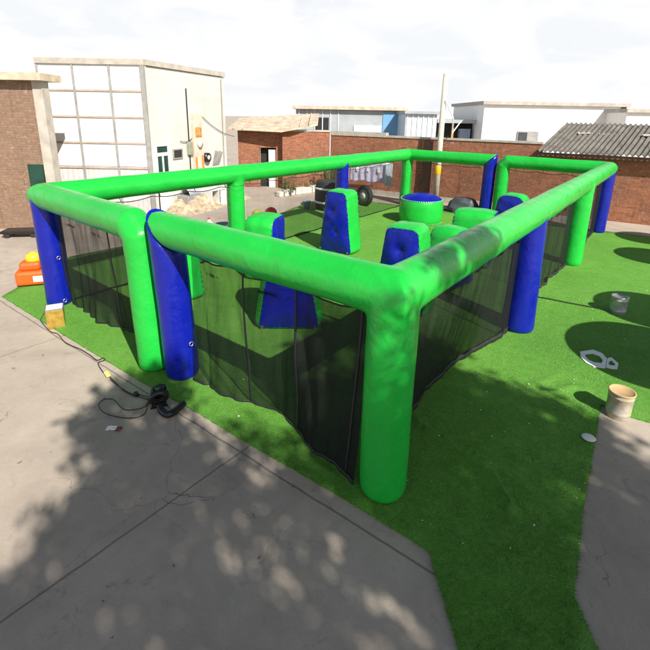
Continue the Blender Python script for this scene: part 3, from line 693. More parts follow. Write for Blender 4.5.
def inflatable(label, root_loc, pieces, blues, greens):
    """pieces: closed tubes merged to one green skin, cut into beams and posts at z = 1.74"""
    root = empty('inflatable_frame', root_loc, 0, label, 'inflatable frame')
    bm = bmesh.new(); off = Vector(root_loc)
    for pc in pieces: tube_mesh(bm, Vector(pc[0]) - off, Vector(pc[1]) - off, pc[2], *pc[3:])
    bmesh.ops.recalc_face_normals(bm, faces=bm.faces)
    me = bpy.data.meshes.new('tmp'); bm.to_mesh(me); bm.free()
    tmp = bpy.data.objects.new('tmp', me); COL.objects.link(tmp)
    rm = tmp.modifiers.new('r', 'REMESH'); rm.mode = 'VOXEL'; rm.voxel_size = .026
    sm = tmp.modifiers.new('s', 'SMOOTH'); sm.iterations = 10; sm.factor = .5
    dg = bpy.context.evaluated_depsgraph_get()
    full = bpy.data.meshes.new_from_object(tmp.evaluated_get(dg)); bpy.data.objects.remove(tmp)
    wobble(full, .012, 1, off)
    def emit(name, keep, lab=None):
        b = bmesh.new(); b.from_mesh(full)
        bmesh.ops.bisect_plane(b, geom=b.verts[:] + b.edges[:] + b.faces[:], plane_co=(0, 0, 1.74), plane_no=(0, 0, 1))
        bmesh.ops.delete(b, geom=[f for f in b.faces if not keep(f.calc_center_median())], context='FACES')
        m = bpy.data.meshes.new(name); b.to_mesh(m); b.free()
        for p in m.polygons: p.use_smooth = True
        o = bpy.data.objects.new(name, m); COL.objects.link(o); o.parent = root; m.materials.append(M['green']); return o
    def near(c, gp): return (c.xy - (gp.xy - off.xy)).length < .75
    def zone(c):
        if c.z < 1.74: return None
        q = Vector((c.x + off.x, c.y + off.y)) - CF; u, w = q.dot(U), q.dot(WV)
        # front/back/side beams divided on the mitre diagonals
        cand = {'f': abs(u), 'b': abs(u - LU), 'r': abs(w), 'l': abs(w - LW)}
        return min(cand, key=cand.get)
    for z_ in 'fbrl':
        o = emit('beam', lambda c: zone(c) == z_)
        if len(o.data.polygons) == 0: bpy.data.objects.remove(o)
    for gp in greens: emit('post', lambda c: c.z < 1.74 and near(c, gp))
    for a, nb, r_, *ft in blues:
        foot = ft[0] if ft else Vector((a[0], a[1], 0))
        b = bmesh.new(); tube_mesh(b, Vector(foot) - off, Vector(a) - off, r_, None, nb, 48, True)
        bmesh.ops.recalc_face_normals(b, faces=b.faces); 
        if len(ft) > 1:                          # a foot fuller than the top
            for v in b.verts:
                k_ = 1 + ft[1] * max(0, 1 - v.co.z / 1.85); q = Vector((foot.x, foot.y)) - off.xy
                v.co.x = q.x + (v.co.x - q.x) * k_; v.co.y = q.y + (v.co.y - q.y) * k_
        m = bpy.data.meshes.new('post'); b.to_mesh(m); b.free(); m.update()
        wobble(m, .010, 5, off)
        o = bpy.data.objects.new('post', m); COL.objects.link(o); o.parent = root; m.materials.append(M['blue'])
        for p in m.polygons: p.use_smooth = len(p.vertices) == 4
        o['label'] = 'royal blue upright post'
    return root
U3 = Vector((U.x, U.y, 0)); W3 = Vector((WV.x, WV.y, 0)); Z3 = Vector((0, 0, 1))
J1, J2 = 3.21, 3.68           # post axes either side of the front joint (feet; the tops lean LEAN towards the left)
K1, K2 = 3.22, 3.70           # and of the back joint
LEAN = .14
m_FR = (U3 - W3).normalized()
n_in, n_out = (W3 - Z3).normalized(), (W3 + Z3).normalized()
CH = .15                      # chamfer of the rounded elbows
right_pieces = [
    (A(0, J1 + LEAN, HB), A(0, 0, HB), RT, n_in, m_FR),
    (A(0, 0, HB), A(LU, 0, HB), RT, m_FR, (U3 + W3).normalized()),
    (A(LU, 0, HB), A(LU, K1 - CH, HB), RT, (U3 + W3).normalized(), (W3 * cos(pi / 8) - Z3 * sin(pi / 8))),
    (A(LU, K1 - CH, HB), A(LU, K1, HB - CH), RT, (W3 * cos(pi / 8) - Z3 * sin(pi / 8)), (W3 * sin(pi / 8) - Z3 * cos(pi / 8))),
    (A(LU, K1, 0), A(LU, K1, HB - CH), RT, None, (W3 * sin(pi / 8) - Z3 * cos(pi / 8)), 40, True),
    (A(0, 0, 0), A(0, 0, HB), RT + .003, None, None, 40, True),
    (A(9.22, 0, 0), A(9.22, 0, HB), RT * 1.08, None, None, 40, True)]
fr1 = inflatable('larger green inflatable frame with front corner post and long right beam', A(0, 0, 0), right_pieces,
                 [(A(0, J1 + LEAN, HB), n_in, RT, A(0, J1)), (A(4.54, 0, HB), None, RT * .985, A(4.54, 0), .24), (A(LU, 0, HB), None, RT * .97)],
                 [A(LU, K1), A(0, 0), A(9.22, 0)])
m_LL = (U3 + W3).normalized(); m_BB = (U3 - W3).normalized()
e1 = (W3 * cos(pi / 8) + Z3 * sin(pi / 8)); e2 = (W3 * sin(pi / 8) + Z3 * cos(pi / 8))
left_pieces = [
    (A(0, LW, HB), A(-.10, J2 + LEAN + CH, HB), RT, m_LL, e1),
    (A(-.10, J2 + LEAN + CH, HB), A(-.10, J2 + LEAN, HB - CH), RT, e1, e2),
    (A(-.12, J2, 0), A(-.10, J2 + LEAN, HB - CH), RT, None, e2, 40, True),
    (A(0, LW, HB), A(LU, LW, HB), RT, m_LL, m_BB),
    (A(LU, LW, HB), A(LU, K2, HB), RT, m_BB, n_out),
    (A(LU, LW, 0), A(LU, LW, HB), RT, None, None, 40, True),
    (A(4.42, LW, 0), A(4.42, LW, HB), RT * .98, None, None, 40, True)]
fr2 = inflatable('green inflatable frame with long left beam and blue far left corner post', A(0, LW, 0), left_pieces,
                 [(A(0, LW, HB), None, RT * .97), (A(LU, K2, HB), n_out, RT), (A(9.05, LW, HB), None, RT * .985)],
                 [A(-.12, J2), A(LU, LW), A(4.42, LW)])
# dark weld band under the left beam where its green post joins
def weld(root, p, z):
    o = MB().lathe([(RT * .985, z - .008), (RT * .985 + .006, z), (RT * .985, z + .008)], 40).build('weld_band', plain('dark_green_weld', (.01, .22, .03), .5), root, True)
    o.location = Vector((p.x, p.y, 0)) - root.location
weld(fr2, A(4.42, LW), 1.79); weld(fr2, A(LU, LW), 1.76)
# anchor rings on the blue posts
def ring(root, p, z, dirv):
    c = Vector((p.x, p.y, z)) - root.location + dirv * (RT + .012); m = MB()
    m.tube([c + (Z3 * cos(a) + dirv.cross(Z3) * sin(a)) * .03 for a in [2 * pi * i / 12 for i in range(13)]], .006, 6, False); m.build('anchor_ring', M['steel'], root, True)
ring(fr2, A(0, LW), .12, -W3); ring(fr1, A(0, J1), .55, -W3); ring(fr1, A(4.54, 0), .5, -U3); ring(fr2, A(0, LW), .95, -W3)

# ================================================================ nets hung under the beams
def net(label, P0, P1, inward, seams=(), hem_in=None, ztop=1.80, zbot=.03, folds=.05, gather=(), seed=0, hem_w=.045, thin=False, cover='net', dense=None):
    P0 = Vector(P0); P1 = Vector(P1); d = (P1 - P0); L = d.length; d.normalize(); inn = inward.normalized()
    root = empty('net_panel', (P0.x, P0.y, 0), 0, label, 'net', 'black nets hung under the inflatable beams')
    nx = int(L / (.06 if thin else .022)); nz = 20 if thin else 44
    def pt(s, z, push=0.0):
        t = z / ztop; x = s * L
        y = .10 + folds * (1 - .55 * t) * (noise.noise(Vector((x * 2.3, t * .8, seed))) + .5 * noise.noise(Vector((x * 6.5, t * 1.3, seed + 4)))) - folds * .3
        y += folds * .38 * (1 - .6 * t) * (1 - abs(noise.noise(Vector((x * 3.1 + t * 1.7, t * .7, seed + 20)))) * 3) * max(0, noise.noise(Vector((x * .9, t * .6, seed + 31))) + .35)
        y += folds * .08 * noise.noise(Vector((x * 16 - t * 5, t * 2.5, seed + 14)))
        for g0, amp, wd_ in gather:
            e = math.exp(-((s - g0) / wd_) ** 2); y += amp * e * max(0, 1 - t) ; x += (g0 - s) * L * .7 * e * max(0, min(1, 1.15 - t))
        if hem_in: y += hem_in(s) * max(0, 1 - t) ** 1.4
        zz = z + max(0, 1 - t) * .05 * max(0, noise.noise(Vector((s * L * 1.3, 0, seed + 9)))) - .05 * t * abs(sin(s * L * pi / .9)) * (1 if t > .9 else 0)
        return Vector((0, 0, 0)) + Vector((d.x * x, d.y * x, zz)) + inn * (y + push)
    i1 = nx if dense is None else int(nx * dense)
    m = MB(); m.grid(lambda i, j: pt(i / nx, zbot + (ztop - zbot) * j / nz), i1, nz); m.build('mesh', M['net_thin' if thin else cover], root, True)
    if dense: m = MB(); m.grid(lambda i, j: pt((i + i1) / nx, zbot + (ztop - zbot) * j / nz), nx - i1, nz); m.build('mesh', M['net_dense'], root, True)
    h = MB(); h.grid(lambda i, j: pt(i / nx, zbot + hem_w * (j - 1) / 2, -.004 if j != 1 else -.010), nx, 2); hh = h.build('hem', M['hem'], root, True)
    hh.modifiers.new('t', 'SOLIDIFY').thickness = .006
    for s in seams:
        q = MB(); q.grid(lambda i, j: pt(s + (i - .5) * .028 / L, zbot + (ztop + .12 - zbot) * j / 26, -.006), 1, 26); q = q.build('seam', M['hem'], root, True); q.modifiers.new('t', 'SOLIDIFY').thickness = .006
    rp = MB(); rp.tube([pt(i / (nx * 1.0), ztop) for i in range(nx + 1)], .010, 6); rp.build('rope', M['rope'], root)
    k = .2
    while k < L - .1:
        a = pt(k / L, ztop); MB().tube([a, a + Vector((0, 0, .09)) - inn * .05], .008, 5).build('tie', M['rope'], root); k += .9
    return root
g_ = .24
net('black net in the right front bay with two dark seams', A(0, J1 - g_), A(0, g_), U3, (.36, .65, .955), lambda s: -.10 + .28 * math.exp(-((s - .5) / .22) ** 2) - .10 * s, folds=.085, gather=((.10, .08, .06),), seed=1, dense=.65)
net('black net in the left front bay beside tin can', A(0, LW - g_), A(0, J2 + g_), U3, (.02, .60), lambda s: .05 + .25 * math.exp(-((s - 1.0) / .35) ** 2) - .08 * math.exp(-((s - .45) / .2) ** 2), folds=.085, gather=((.85, .06, .08),), seed=2, cover='net_mid')
net('black net in the nearest right bay, beside front corner post', A(g_, 0), A(4.54 - g_, 0), W3, (.93,), lambda s: .30 * sin(pi * min(1, s * 1.1)) , folds=.045, seed=3, cover='net_mid', hem_w=.12, zbot=.05)
net('black net in the middle right bay, between blue and green posts', A(4.54 + g_, 0), A(9.22 - g_, 0), W3, (.4,), lambda s: -.05 + .12 * sin(3 * s), folds=.05, seed=4, hem_w=.12)
net('black net in the far right bay, next to blue corner post', A(9.22 + g_, 0), A(LU - g_, 0), W3, (), lambda s: 0, folds=.05, seed=5, hem_w=.12)
net('black net in the left bay nearest to the blue corner post', A(g_, LW), A(4.42 - g_, LW), -W3, (.5,), None, folds=.05, seed=6, thin=True)
net('black net in the middle left bay behind leaning bunker', A(4.42 + g_, LW), A(9.15 - g_, LW), -W3, (), None, folds=.05, seed=7, thin=True)
net('black net in the far left bay in front of the laundry', A(9.15 + g_, LW), A(LU - g_, LW), -W3, (), None, folds=.04, seed=8, thin=True)
net('black net in the back bay behind round bunker', A(LU, LW - g_), A(LU, K2 + g_), -U3, (), None, folds=.03, seed=9, thin=True)
net('black net in the back bay near the far right corner', A(LU, K1 - g_), A(LU, g_), -U3, (), None, folds=.03, seed=10, thin=True)

# ================================================================ bunkers inside the arena
def wedge(label, loc, yaw, b=1.05, t=.52, h=1.6, th=.62, rtop=.13, dents=((.25, .62), (.0, .35)), bulge=.035, logo=False):
    root = empty('bunker', loc, yaw, label, 'inflatable bunker')
    # rounded trapezoid outline
    def arc(cx, cz, r, a0, a1, n): return [(cx + r * cos(a0 + (a1 - a0) * i / n), cz + r * sin(a0 + (a1 - a0) * i / n)) for i in range(n + 1)]
    rb = .09; sl = atan2(h, (b - t) / 2); out = []
    k = (pi - sl)        # interior geometry of the sides
    tx = t / 2; bx = b / 2
    off_t = rtop * math.tan((pi / 2 - (pi / 2 - sl)) / 2) if False else rtop * math.tan((pi - (pi - sl)) / 2) if False else rtop * math.tan(sl / 2)
    off_b = rb / math.tan(sl / 2)
    cz_t = h - rtop; cz_b = rb
    out += arc(bx - off_b, cz_b, rb, -pi / 2, pi / 2 - sl, 8)
    out += arc(max(.0, tx - rtop * math.tan((pi / 2 - (pi / 2 - sl)) / 2) * .62), cz_t, rtop, pi / 2 - sl, pi / 2, 10)
    out2 = [(-x, z) for x, z in out][::-1]
    outline = out + out2
    # resample evenly
    pts = [Vector((x + 0 * z, z)) for x, z in outline]; N = 120; seg = [0]
    P = pts + [pts[0]]
    for i in range(len(pts)): seg.append(seg[-1] + (P[i + 1] - P[i]).length)
    ev = []; j = 0
    for i in range(N):
        s = seg[-1] * i / N
        while seg[j + 1] < s: j += 1
        f = (s - seg[j]) / max(1e-9, seg[j + 1] - seg[j]); ev.append(P[j].lerp(P[j + 1], f))
    cen = sum(ev, Vector((0, 0))) / N
    def scal(i): return .5 + .5 * cos(2 * pi * i / 3)      # stitch scallops
    nrm = []
    for i in range(N):
        d = ev[(i + 1) % N] - ev[i - 1]; nrm.append(Vector((d.y, -d.x)).normalized())
    sd_ = (loc[0] + loc[1]) * 3
    band = MB(); NB = 12
    def bp(i, j):
        v = -1 + 2 * j / NB; e = 1 - abs(v) ** 3; r_ = bulge * e - .018 * (1 - scal(i)) * abs(v) ** 8
        r_ += .010 * noise.noise(Vector((i * .15, v * 2, sd_)))
        p = ev[i] + nrm[i] * r_; return Vector((p.x, v * th / 2, max(0.004, p.y) + .012))
    band.grid(bp, N, NB, True); band.build('edge_band', M['green'], root, True)
    for sgn in (-1, 1):
        f = MB(); NR = 16
        def fp(i, j):
            s = 1 - j / NR; s = max(s, .02); p = cen + (ev[i] - cen) * s
            bul = .085 * (1 - s ** 2.6)
            for dx, dz in dents:
                bul -= .055 * math.exp(-(((p.x - dx * .4) / .085) ** 2 + ((p.y - dz * h) / .085) ** 2))
            bul += .016 * noise.noise(Vector((p.x * 5, p.y * 5, sgn + sd_))) - .014 * (1 - scal(i)) * s ** 10
            return Vector((p.x, sgn * (th / 2 + bul - .006), max(.004, p.y) + .012))
        f.grid(fp, N, NR, True); f.build('side_panel', M['blue'], root, True)
        st = MB()
        for i in range(0, N, 3):
            p = ev[i]; dd_ = (ev[(i + 1) % N] - ev[i - 1]).normalized() * .006
            if p.y < .12: continue
            o_ = p - nrm[i] * .002
            c = Vector((o_.x, sgn * (th / 2 + .002), o_.y + .012))
            d3 = Vector((dd_.x, 0, dd_.y)); st.tube([c - d3, c + d3], .0035, 5)
        st.build('stitching', M['pale_stitch'], root)
        for k_ in (-1, 1):
            r1 = MB(); c = Vector((k_ * b * .42, sgn * (th / 2 + .06), .07)); r1.tube([c + Vector((.02 * cos(a), 0, .02 * sin(a))) for a in [2 * pi * i / 10 for i in range(11)]], .005, 5, False); r1.build('anchor_ring', M['steel'], root)
    return root
wedge('blue fronted wedge bunker under the near beam, closest to front net', (-.60, 7.27, .02), radians(2), h=1.28, dents=(), bulge=.085)
wedge('tall leaning wedge bunker of blue face and green edge near the barrel', (.42, 11.75, .02), radians(-33), b=1.0, t=.50, th=.60, h=1.6, dents=((-.25, .68), (.1, .36)))
wedge('wedge bunker half hidden by the right beam, blue face and green right edge', (1.50, 7.95, .02), radians(-30), b=1.0, t=.50, th=.62, h=1.6, dents=((0, .75),))
wedge('round topped bunker with pale green slope and blue face under the right beam', (2.66, 9.25, .02), radians(42), b=1.15, t=.40, th=.62, h=1.26, rtop=.24, dents=())
wedge('broad green edged bunker rising over the right beam left of the dark bundle', (3.72, 10.95, .02), radians(62), b=1.0, t=.55, th=.92, h=1.30, rtop=.2, dents=())
wedge('bunker with wide green edge facing the camera beside the red ball', (-1.33, 9.75, .02), radians(76), b=1.0, t=.62, th=.62, h=1.33, rtop=.2, dents=())
wedge('dome topped bunker by the far right corner, behind the right beam', (5.35, 12.75, .02), radians(-38), b=1.0, t=.50, th=.62, h=1.42, rtop=.25, dents=())
wedge('bunker showing only its green edge behind the blue front joint post', (G(176, 297).x, G(176, 297).y + .15, .02), radians(-48), h=1.3, th=.62, dents=())
# round bunker
rb_ = empty('round_bunker', (3.30, 15.42, .02), 0, 'low round drum bunker with green side and blue top', 'inflatable bunker')
NS = 60
def drum(i, j):
    a = 2 * pi * i / 240; t = j / 14; sc2 = .5 + .5 * cos(a * NS)
    e = abs(2 * t - 1); r_ = .70 + .045 * (1 - e ** 3) - .022 * (1 - sc2) * e ** 6
    return Vector((r_ * cos(a), r_ * sin(a), .012 + .80 * t))
d = MB(); d.grid(drum, 240, 14, True); d.build('side_band', M['green'], rb_, True)
d = MB(); d.grid(lambda i, j: Vector((max(.002, .70 * (1 - j / 14)) * cos(2 * pi * i / 240), max(.002, .70 * (1 - j / 14)) * sin(2 * pi * i / 240), 0.806 + .19 * (1 - (1 - j / 14) ** 2.4) - .01 * (.5 - .5 * cos(2 * pi * i / 4)) * (1 - j / 14) ** 12)), 240, 14, True); d.build('top_panel', M['blue'], rb_, True)
st = MB()
for k in range(NS):
    a = 2 * pi * k / NS; c = Vector((.704 * cos(a), .704 * sin(a), .81)); tdir = Vector((-sin(a), cos(a), 0)) * .018; st.tube([c - tdir, c + tdir], .007, 5)
    c = Vector((.704 * cos(a), .704 * sin(a), .03)); st.tube([c - tdir * .5, c + tdir * .5], .007, 5)
st.build('stitching', M['white_stitch'], rb_)

# ================================================================ things on the ground in front and at the sides
# square gold tin
tn = empty('tin_can', G(57, 325.5), radians(28), 'square gold tin with open pale top by blue corner post', 'tin')
m = MB(); s = .13
m.box(-s, s, -s, s, 0, .33); m.build('body', M['tin'], tn, False, .012)
m = MB()
for a in range(4):
    R_ = Matrix.Rotation(a * pi / 2, 3, 'Z'); m.box(-s - .006, s + .006, -s - .006, -s + .008, .325, .345, R_, Vector())
m.build('rim', M['steel'], tn)
MB().box(-s + .01, s - .01, -s + .01, s - .01, .331, .338).build('lid', M['paper'], tn)
# orange toy at the left edge
ty = empty('ride_on_toy', G(37, 284), radians(20), 'orange plastic box toy with yellow knobs on the left turf edge', 'toy')
m = MB(); m.box(-.33, .26, -.2, .2, .04, .34); m.build('body', M['orange'], ty, False, .06)
m = MB(); m.box(-.24, .14, -.16, .16, .34, .52); m.build('hood', M['orange'], ty, False, .06)
m = MB(); m.lathe([(.001, .42), (.10, .44), (.15, .54), (.13, .64), (.001, .70)], 20, (.0, .05, 0)); m.build('knob', M['yellow'], ty, True)
m = MB(); m.lathe([(.001, .3), (.09, .32), (.12, .40), (.09, .5), (.001, .52)], 20, (.21, .06, 0)); m.build('knob', M['yellow'], ty, True)
MB().box(.0, .2, -.215, -.203, .12, .24).build('sticker', M['paper'], ty)
# dark thing left on the far yard
dk = empty('handcart', G(24, 236), radians(10), 'low black handcart on the concrete behind the left corner', 'cart')
MB().box(-.5, .5, -.25, .25, .12, .2).build('platform', M['black'], dk, False, .02)
for sx in (-.35, .35):
    for sy in (-.2, .2): MB().tube([(sx, sy - .03, .08), (sx, sy + .03, .08)], .08, 14).build('wheel', M['rubber'], dk)
# paint pails
def pail(loc, label, mat, top):
    o = empty('paint_pail', loc, random.uniform(0, 6), label, 'pail')
    MB().lathe([(.001, 0), (.128, 0), (.132, .012), (.134, .06), (.137, .065), (.137, .075), (.134, .08), (.138, .27), (.142, .275), (.142, .29), (.138, .295), (.140, .33)], 40).build('body', mat, o, True)
    MB().lathe([(.140, .331), (.147, .333), (.147, .345), (.135, .348), (.128, .335), (.001, .337)], 40).build('lid', top, o, True)
    MB().tube([(.145 * cos(a), .03 + .10 * sin(a), .26 - .06 * sin(a)) for a in [pi * i / 14 for i in range(15)]], .004, 5).build('handle', M['steel'], o)
    return o
def label_mat(name, base, patch):
    n = NT(name); co = n.coord(); f = n.noise(co, 7, 4, .6); c = n.ramp(f, [(.42, base), (.5, patch), (.62, base)]); n.set(Base_Color=c, Roughness=.4, Metallic=.35); return n.m
pail(G(617, 313), 'bare grey metal paint pail in round shade at the right', label_mat('grey_pail', (.28, .29, .32), (.40, .40, .40)), M['steel'])
pail(G(617, 415), 'paint pail with worn tan label on right concrete edge', label_mat('tan_pail', (.52, .50, .46), (.50, .40, .24)), plain('tan_lid', (.50, .33, .16), .6))
# white octagonal ring sheets
fo = empty('foam_rings', G(599, 360, .03), radians(0), 'flat white octagonal foam cut out of two joined rings on turf', 'foam sheet')
def ring_sheet(name, px, inner):
    bm = bmesh.new(); O = fo.location
    vo = [bm.verts.new(G(*q, .03) - O) for q in px]; vi = [bm.verts.new(G(*q, .03) - O) for q in inner]; n = len(px)
    for i in range(n): bm.faces.new((vo[i], vo[(i + 1) % n], vi[(i + 1) % n], vi[i]))
    bmesh.ops.recalc_face_normals(bm, faces=bm.faces)
    if sum((f.normal for f in bm.faces), Vector()).z < 0: bmesh.ops.reverse_faces(bm, faces=bm.faces)
    me = bpy.data.meshes.new(name); bm.to_mesh(me); bm.free(); o = bpy.data.objects.new(name, me); COL.objects.link(o); o.parent = fo
    me.materials.append(M['paper']); sd = o.modifiers.new('t', 'SOLIDIFY'); sd.thickness = .025; return o
ring_sheet('large_ring', [(580, 351.5), (593, 349.5), (602, 353), (607, 358.5), (605.5, 367.5), (594, 366.5), (586, 362.5), (581, 357)], [(585, 353.5), (592.5, 353.0), (599, 355.5), (603, 360), (601.5, 363.0), (594.5, 362.2), (588.5, 359.8), (585.5, 356.5)])
ring_sheet('small_ring', [(607.5, 358), (611.5, 357.3), (618.5, 363.5), (617.5, 368.2), (611, 368), (606.2, 366.6)], [(609.3, 360.5), (611.5, 360.0), (615.3, 363.9), (614.8, 365.4), (610.8, 365.2), (608.6, 364.4)])
# blower and hose
bl = empty('air_blower', G(159, 405), radians(25), 'black electric air blower with stubby hose on the concrete', 'blower')
m = MB(); pr = [(.05, -.06), (.10, -.075), (.135, -.06), (.15, -.02), (.15, .02), (.135, .06), (.10, .075), (.05, .06)]
m.grid(lambda i, j: Vector((pr[j][0] * cos(2 * pi * i / 32), pr[j][1], .19 + pr[j][0] * sin(2 * pi * i / 32))), 32, 7, True); m.build('scroll_housing', M['black'], bl, True)
m = MB(); m.tube([(0, .05, .19), (0, .11, .19), (0, .20, .19), (0, .22, .19)], lambda i: (.085, .09, .085, .05)[i], 24); m.build('motor', M['rubber'], bl, True)
m = MB()
for k in range(7): m.tube([(.085 * cos(k), .09 + .0 * k, .19 + .085 * sin(k)), (.085 * cos(k), .21, .19 + .085 * sin(k))], .008, 4)
m.build('fin', M['black'], bl)
m = MB(); m.box(-.12, .12, -.07, -.045, 0, .025); m.box(-.12, .12, .10, .125, 0, .025); m.box(-.1, -.075, -.05, .11, .026, .1); m.box(.075, .1, -.05, .11, .026, .1); m.build('stand', M['black'], bl)
m = MB(); m.tube([(-.05, 0, .33), (-.06, 0, .40), (.03, .02, .42), (.1, .02, .38), (.11, .02, .30)], .016, 8); m.build('handle', M['black'], bl, True)
hz = [G(160, 406, .06), G(162, 411, .05), G(168, 414.5, .05), G(175, 411, .05), G(184, 403, .06)]
hm = MB(); pts = []
for i in range(len(hz) - 1):
    p0 = hz[max(0, i - 1)]; p1 = hz[i]; p2 = hz[i + 1]; p3 = hz[min(len(hz) - 1, i + 2)]
    for k in range(14):
        t_ = k / 14; pts.append(.5 * ((2 * p1) + (p2 - p0) * t_ + (2 * p0 - 5 * p1 + 4 * p2 - p3) * t_ ** 2 + (3 * p1 - p0 - 3 * p2 + p3) * t_ ** 3))
pts.append(hz[-1])
ho = MB(); ho.tube([bl.matrix_basis.inverted() @ p if False else p - bl.location for p in pts], lambda i: .036 + (.006 if i % 2 else 0), 14)
hob = ho.build('hose', M['black'], bl, True); hob.rotation_euler = (0, 0, -radians(25))
for ch in [x for x in COL.objects if x.parent == bl and x.name != hob.name]: ch.scale = (.85, .85, .66)
# cable with yellow tag
def spline(px, z, n=10):
    P = [G(*q, z) for q in px]; out = []
    for i in range(len(P) - 1):
        p0 = P[max(0, i - 1)]; p1 = P[i]; p2 = P[i + 1]; p3 = P[min(len(P) - 1, i + 2)]
        for k in range(n):
            t_ = k / n; out.append(.5 * ((2 * p1) + (p2 - p0) * t_ + (2 * p0 - 5 * p1 + 4 * p2 - p3) * t_ ** 2 + (3 * p1 - p0 - 3 * p2 + p3) * t_ ** 3))
    return out + [P[-1]]
cb0 = empty('power_cable', G(108, 378), 0, 'black power cable looping over the concrete from tin to blower', 'cable')
O = cb0.location
c1 = [(47, 309), (42, 317), (41, 321), (50, 331), (58, 334), (66, 343), (80, 349), (90, 355), (97, 360), (103, 358), (104.5, 360), (99, 362), (98.5, 365), (104, 373), (110, 377), (118, 385), (124, 391), (132, 395), (146, 399), (149, 403), (142, 408), (128, 410), (121, 407), (114, 400), (106, 399), (100, 402), (99, 407), (105, 413), (118, 417), (132, 418), (143, 415), (147, 409), (146, 405), (149.5, 401), (150, 398), (140, 395), (136, 395.5)]
c2 = [(136, 396), (126, 391), (118, 386), (110, 379)]
m = MB(); m.tube([p - O for p in spline(c1, .022)], .0060, 6); m.build('cord', M['black'], cb0, True)
m = MB(); m.tube([p - O for p in spline(c2, .018)], .0060, 6); m.build('cord', M['black'], cb0, True)
m = MB(); R_ = Matrix.Rotation(radians(-48), 3, 'Z'); m.box(-.065, .065, -.028, .028, .02, .055, R_, G(107.5, 376.5) - O); m.build('plug_tag', plain('yellow_tag', (.80, .72, .18), .5), cb0, False, .01)
m = MB(); m.box(-.04, .04, -.025, .025, .005, .05, R_, G(136.5, 396) - O); m.build('plug', M['black'], cb0, False, .01)
tag(MB().tube(spline([(520, 294), (545, 298), (570, 303), (592, 307), (606, 310)], .035), .010, 6).build('cable', M['black'], None, True), 'thin black cable lying on turf towards the shaded pail', 'cable')
# litter
lt = empty('crumpled_packet', G(112, 429), 0, 'crumpled red and white packet on shaded concrete', 'litter')
m = MB(); m.grid(lambda i, j: Vector((-.06 + .015 * i, -.035 + .012 * j, .012 + .02 * abs(noise.noise(Vector((i * .9, j * .9, 2)))))), 8, 6); m.build('wrapper', M['paper'], lt).modifiers.new('t', 'SOLIDIFY').thickness = .006
m = MB(); m.grid(lambda i, j: Vector((.055 + .013 * i, -.05 + .013 * j, .010 + .03 * abs(noise.noise(Vector((i * 1.1, j * .9, 5)))))), 5, 5); m.build('flap', plain('dark_red_foil', (.16, .03, .03), .4), lt).modifiers.new('t', 'SOLIDIFY').thickness = .006
m = MB(); m.lathe([(.001, 0), (.062, .002), (.075, .012), (.06, .016), (.001, .018)], 20); o = m.build('paper_plate', M['paper'], None, True); q = G(588, 440); o.location = (q.x, q.y, turf_z(q.xy) + .008); tag(o, 'small white plate lying on the shaded turf edge', 'plate')
q = G(213, 316)
# scattered leaves / specks on the concrete
m = MB()
for k in range(70):
    p = Vector((random.uniform(-5.5, .5), random.uniform(2.2, 7.0)))
    if inside(p, turf_poly): continue
    r_ = random.choice((.006, .009, .014, .02)); a = random.uniform(0, 6.28)
    m.poly([(p.x + r_ * cos(a + 1.57 * i) * (1.5 if i % 2 else .6), p.y + r_ * sin(a + 1.57 * i) * (1.5 if i % 2 else .6), .006 + .004 * (i % 2)) for i in range(4)])
tag(m.build('fallen_leaves', plain('dry_leaf', (.16, .11, .06), .9, .5, 3)), 'tiny dry leaves and specks scattered over the concrete', 'leaves', kind='stuff')

# ================================================================ outside the frame: the tree and parasols that shade the foreground
shade = [Vector(p) for p in ((-2.3, .5), (-2.5, 2.0), (-2.4, 3.2), (-2.3, 3.7), (-2.75, 4.5), (-2.6, 5.2), (-2.25, 5.55), (-1.8, 5.05), (-1.2, 4.35), (-.35, 4.25), (-.5, 5.25), (.0, 5.45), (.85, 5.75), (1.3, 6.5), (1.8, 6.75), (2.0, 6.2), (2.0, 5.6), (2.7, 5.25), (3.35, 4.75), (3.3, 4.3), (4.2, 3.9), (4.6, 2.0), (4.2, .5))]
spot = [(Vector((.36, 6.95)), .24), (Vector((-.22, 6.2)), .08)]
tr = empty('shade_tree', (5.0, -3.6, 0), 0, 'leafy shade tree standing behind the viewpoint at the right', 'tree')
crown = MB(); org = Vector((5.0, -3.6, 0)); SH = Vector((.628, -.987, 1.0)); cl = []
tries = 0
while len(cl) < 820 and tries < 90000:
    tries += 1
    q = Vector((random.uniform(-2.9, 4.7), random.uniform(.4, 8.7)))
    if not inside(q, shade) and not any((q - c0).length < r0 for c0, r0 in spot): continue
    if noise.noise(Vector((q.x * 1.5, q.y * 1.5, 11))) > (.18 if segd(q, Vector((.55, 3.7)), Vector((-.45, 5.2))) < .32 else .46 if q.x < .3 and q.y < 4.3 else .62): continue
    z = random.uniform(6.9, 9.2); c = Vector((q.x, q.y, 0)) + SH * z
    cl.append(c)
for c0, r0 in spot:
    for k in range(int(300 * r0 * r0) + 5):
        a = random.uniform(0, 6.28); r_ = r0 * sqrt(random.random()); cl.append(Vector((c0.x + r_ * cos(a), c0.y + r_ * sin(a) * 1.3, 0)) + SH * random.uniform(8.8, 9.8))
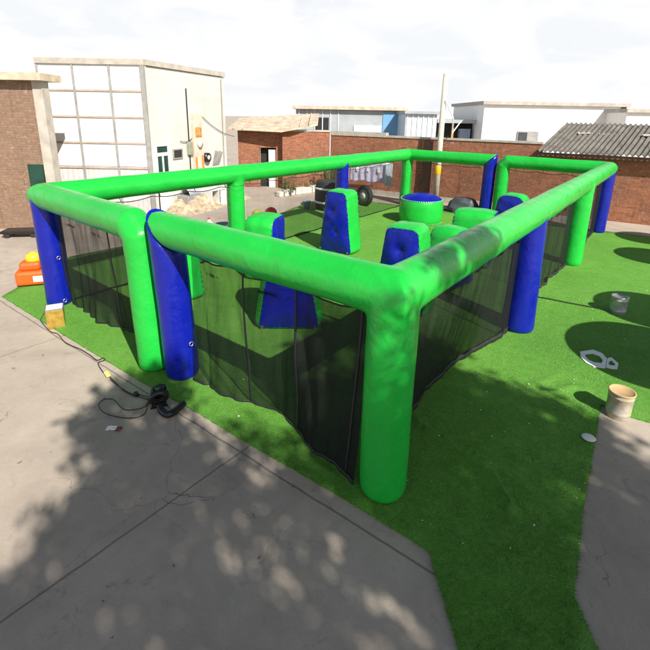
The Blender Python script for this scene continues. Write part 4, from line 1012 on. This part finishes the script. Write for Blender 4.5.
for c in cl:
    for k in range(46):
        v = Vector((random.gauss(0, .13), random.gauss(0, .13), random.gauss(0, .13))); p = c + v - org
        a = random.uniform(0, 6.28); e = random.uniform(-.8, .8); L = random.uniform(.06, .11)
        d = Vector((cos(a) * cos(e), sin(a) * cos(e), sin(e))) * L; w_ = d.cross(Vector((random.uniform(-1, 1), random.uniform(-1, 1), 1))).normalized() * L * .42
        crown.poly([p - d, p + w_, p + d, p - w_])
crown.build('crown', M['tree_leaf'], tr)
tk = MB(); cen = sum(cl, Vector()) / len(cl) - org
top = Vector((cen.x * .55, cen.y * .55, 5.6)); tk.tube([(0, 0, 0), (.03, .05, 1.2), (.0, .15, 2.8), (top.x * .4, top.y * .4, 4.4), top], lambda i: (.26, .21, .18, .15, .12)[i], 14); tk.build('trunk', M['bark'], tr, True)
lm = MB()
for c in random.sample(cl, 34):
    e = c - org; mid = top.lerp(e, .5) + Vector((random.uniform(-.3, .3), random.uniform(-.3, .3), .25)); lm.tube([top, mid, e], lambda i: (.06, .035, .012)[i], 6)
lm.build('limb', M['bark'], tr, True)
def parasol(x, y, r_, lab):
    o = empty('parasol', (x, y, 0), 0, lab, 'parasol', 'parasols along the right side of the turf')
    MB().tube([(0, 0, 0), (0, 0, 2.75)], .025, 10).build('pole', M['white_frame'], o)
    m = MB(); m.lathe([(r_, 2.30), (r_ * .98, 2.34), (r_ * .5, 2.58), (.03, 2.74), (.001, 2.75)], 48); m.build('canopy', plain('canopy_green', (.03, .14, .06), .7), o, True).modifiers.new('t', 'SOLIDIFY').thickness = .01
    MB().lathe([(.001, 0), (.24, 0), (.24, .06), (.05, .1), (.001, .1)], 24).build('base', M['concrete_trim'], o)
for (sx, sy, r_, lab) in ((5.02, 6.42, 1.15, 'dark green parasol nearest the viewpoint right of the turf'), (6.25, 8.15, .95, 'second dark green parasol from the viewpoint right of the turf'),
                      (8.75, 11.75, .85, 'third dark green parasol from the viewpoint right of the turf'), (10.0, 13.75, .85, 'farthest dark green parasol right of the turf')):
    parasol(sx + .628 * 2.36, sy - .987 * 2.36, r_, lab)
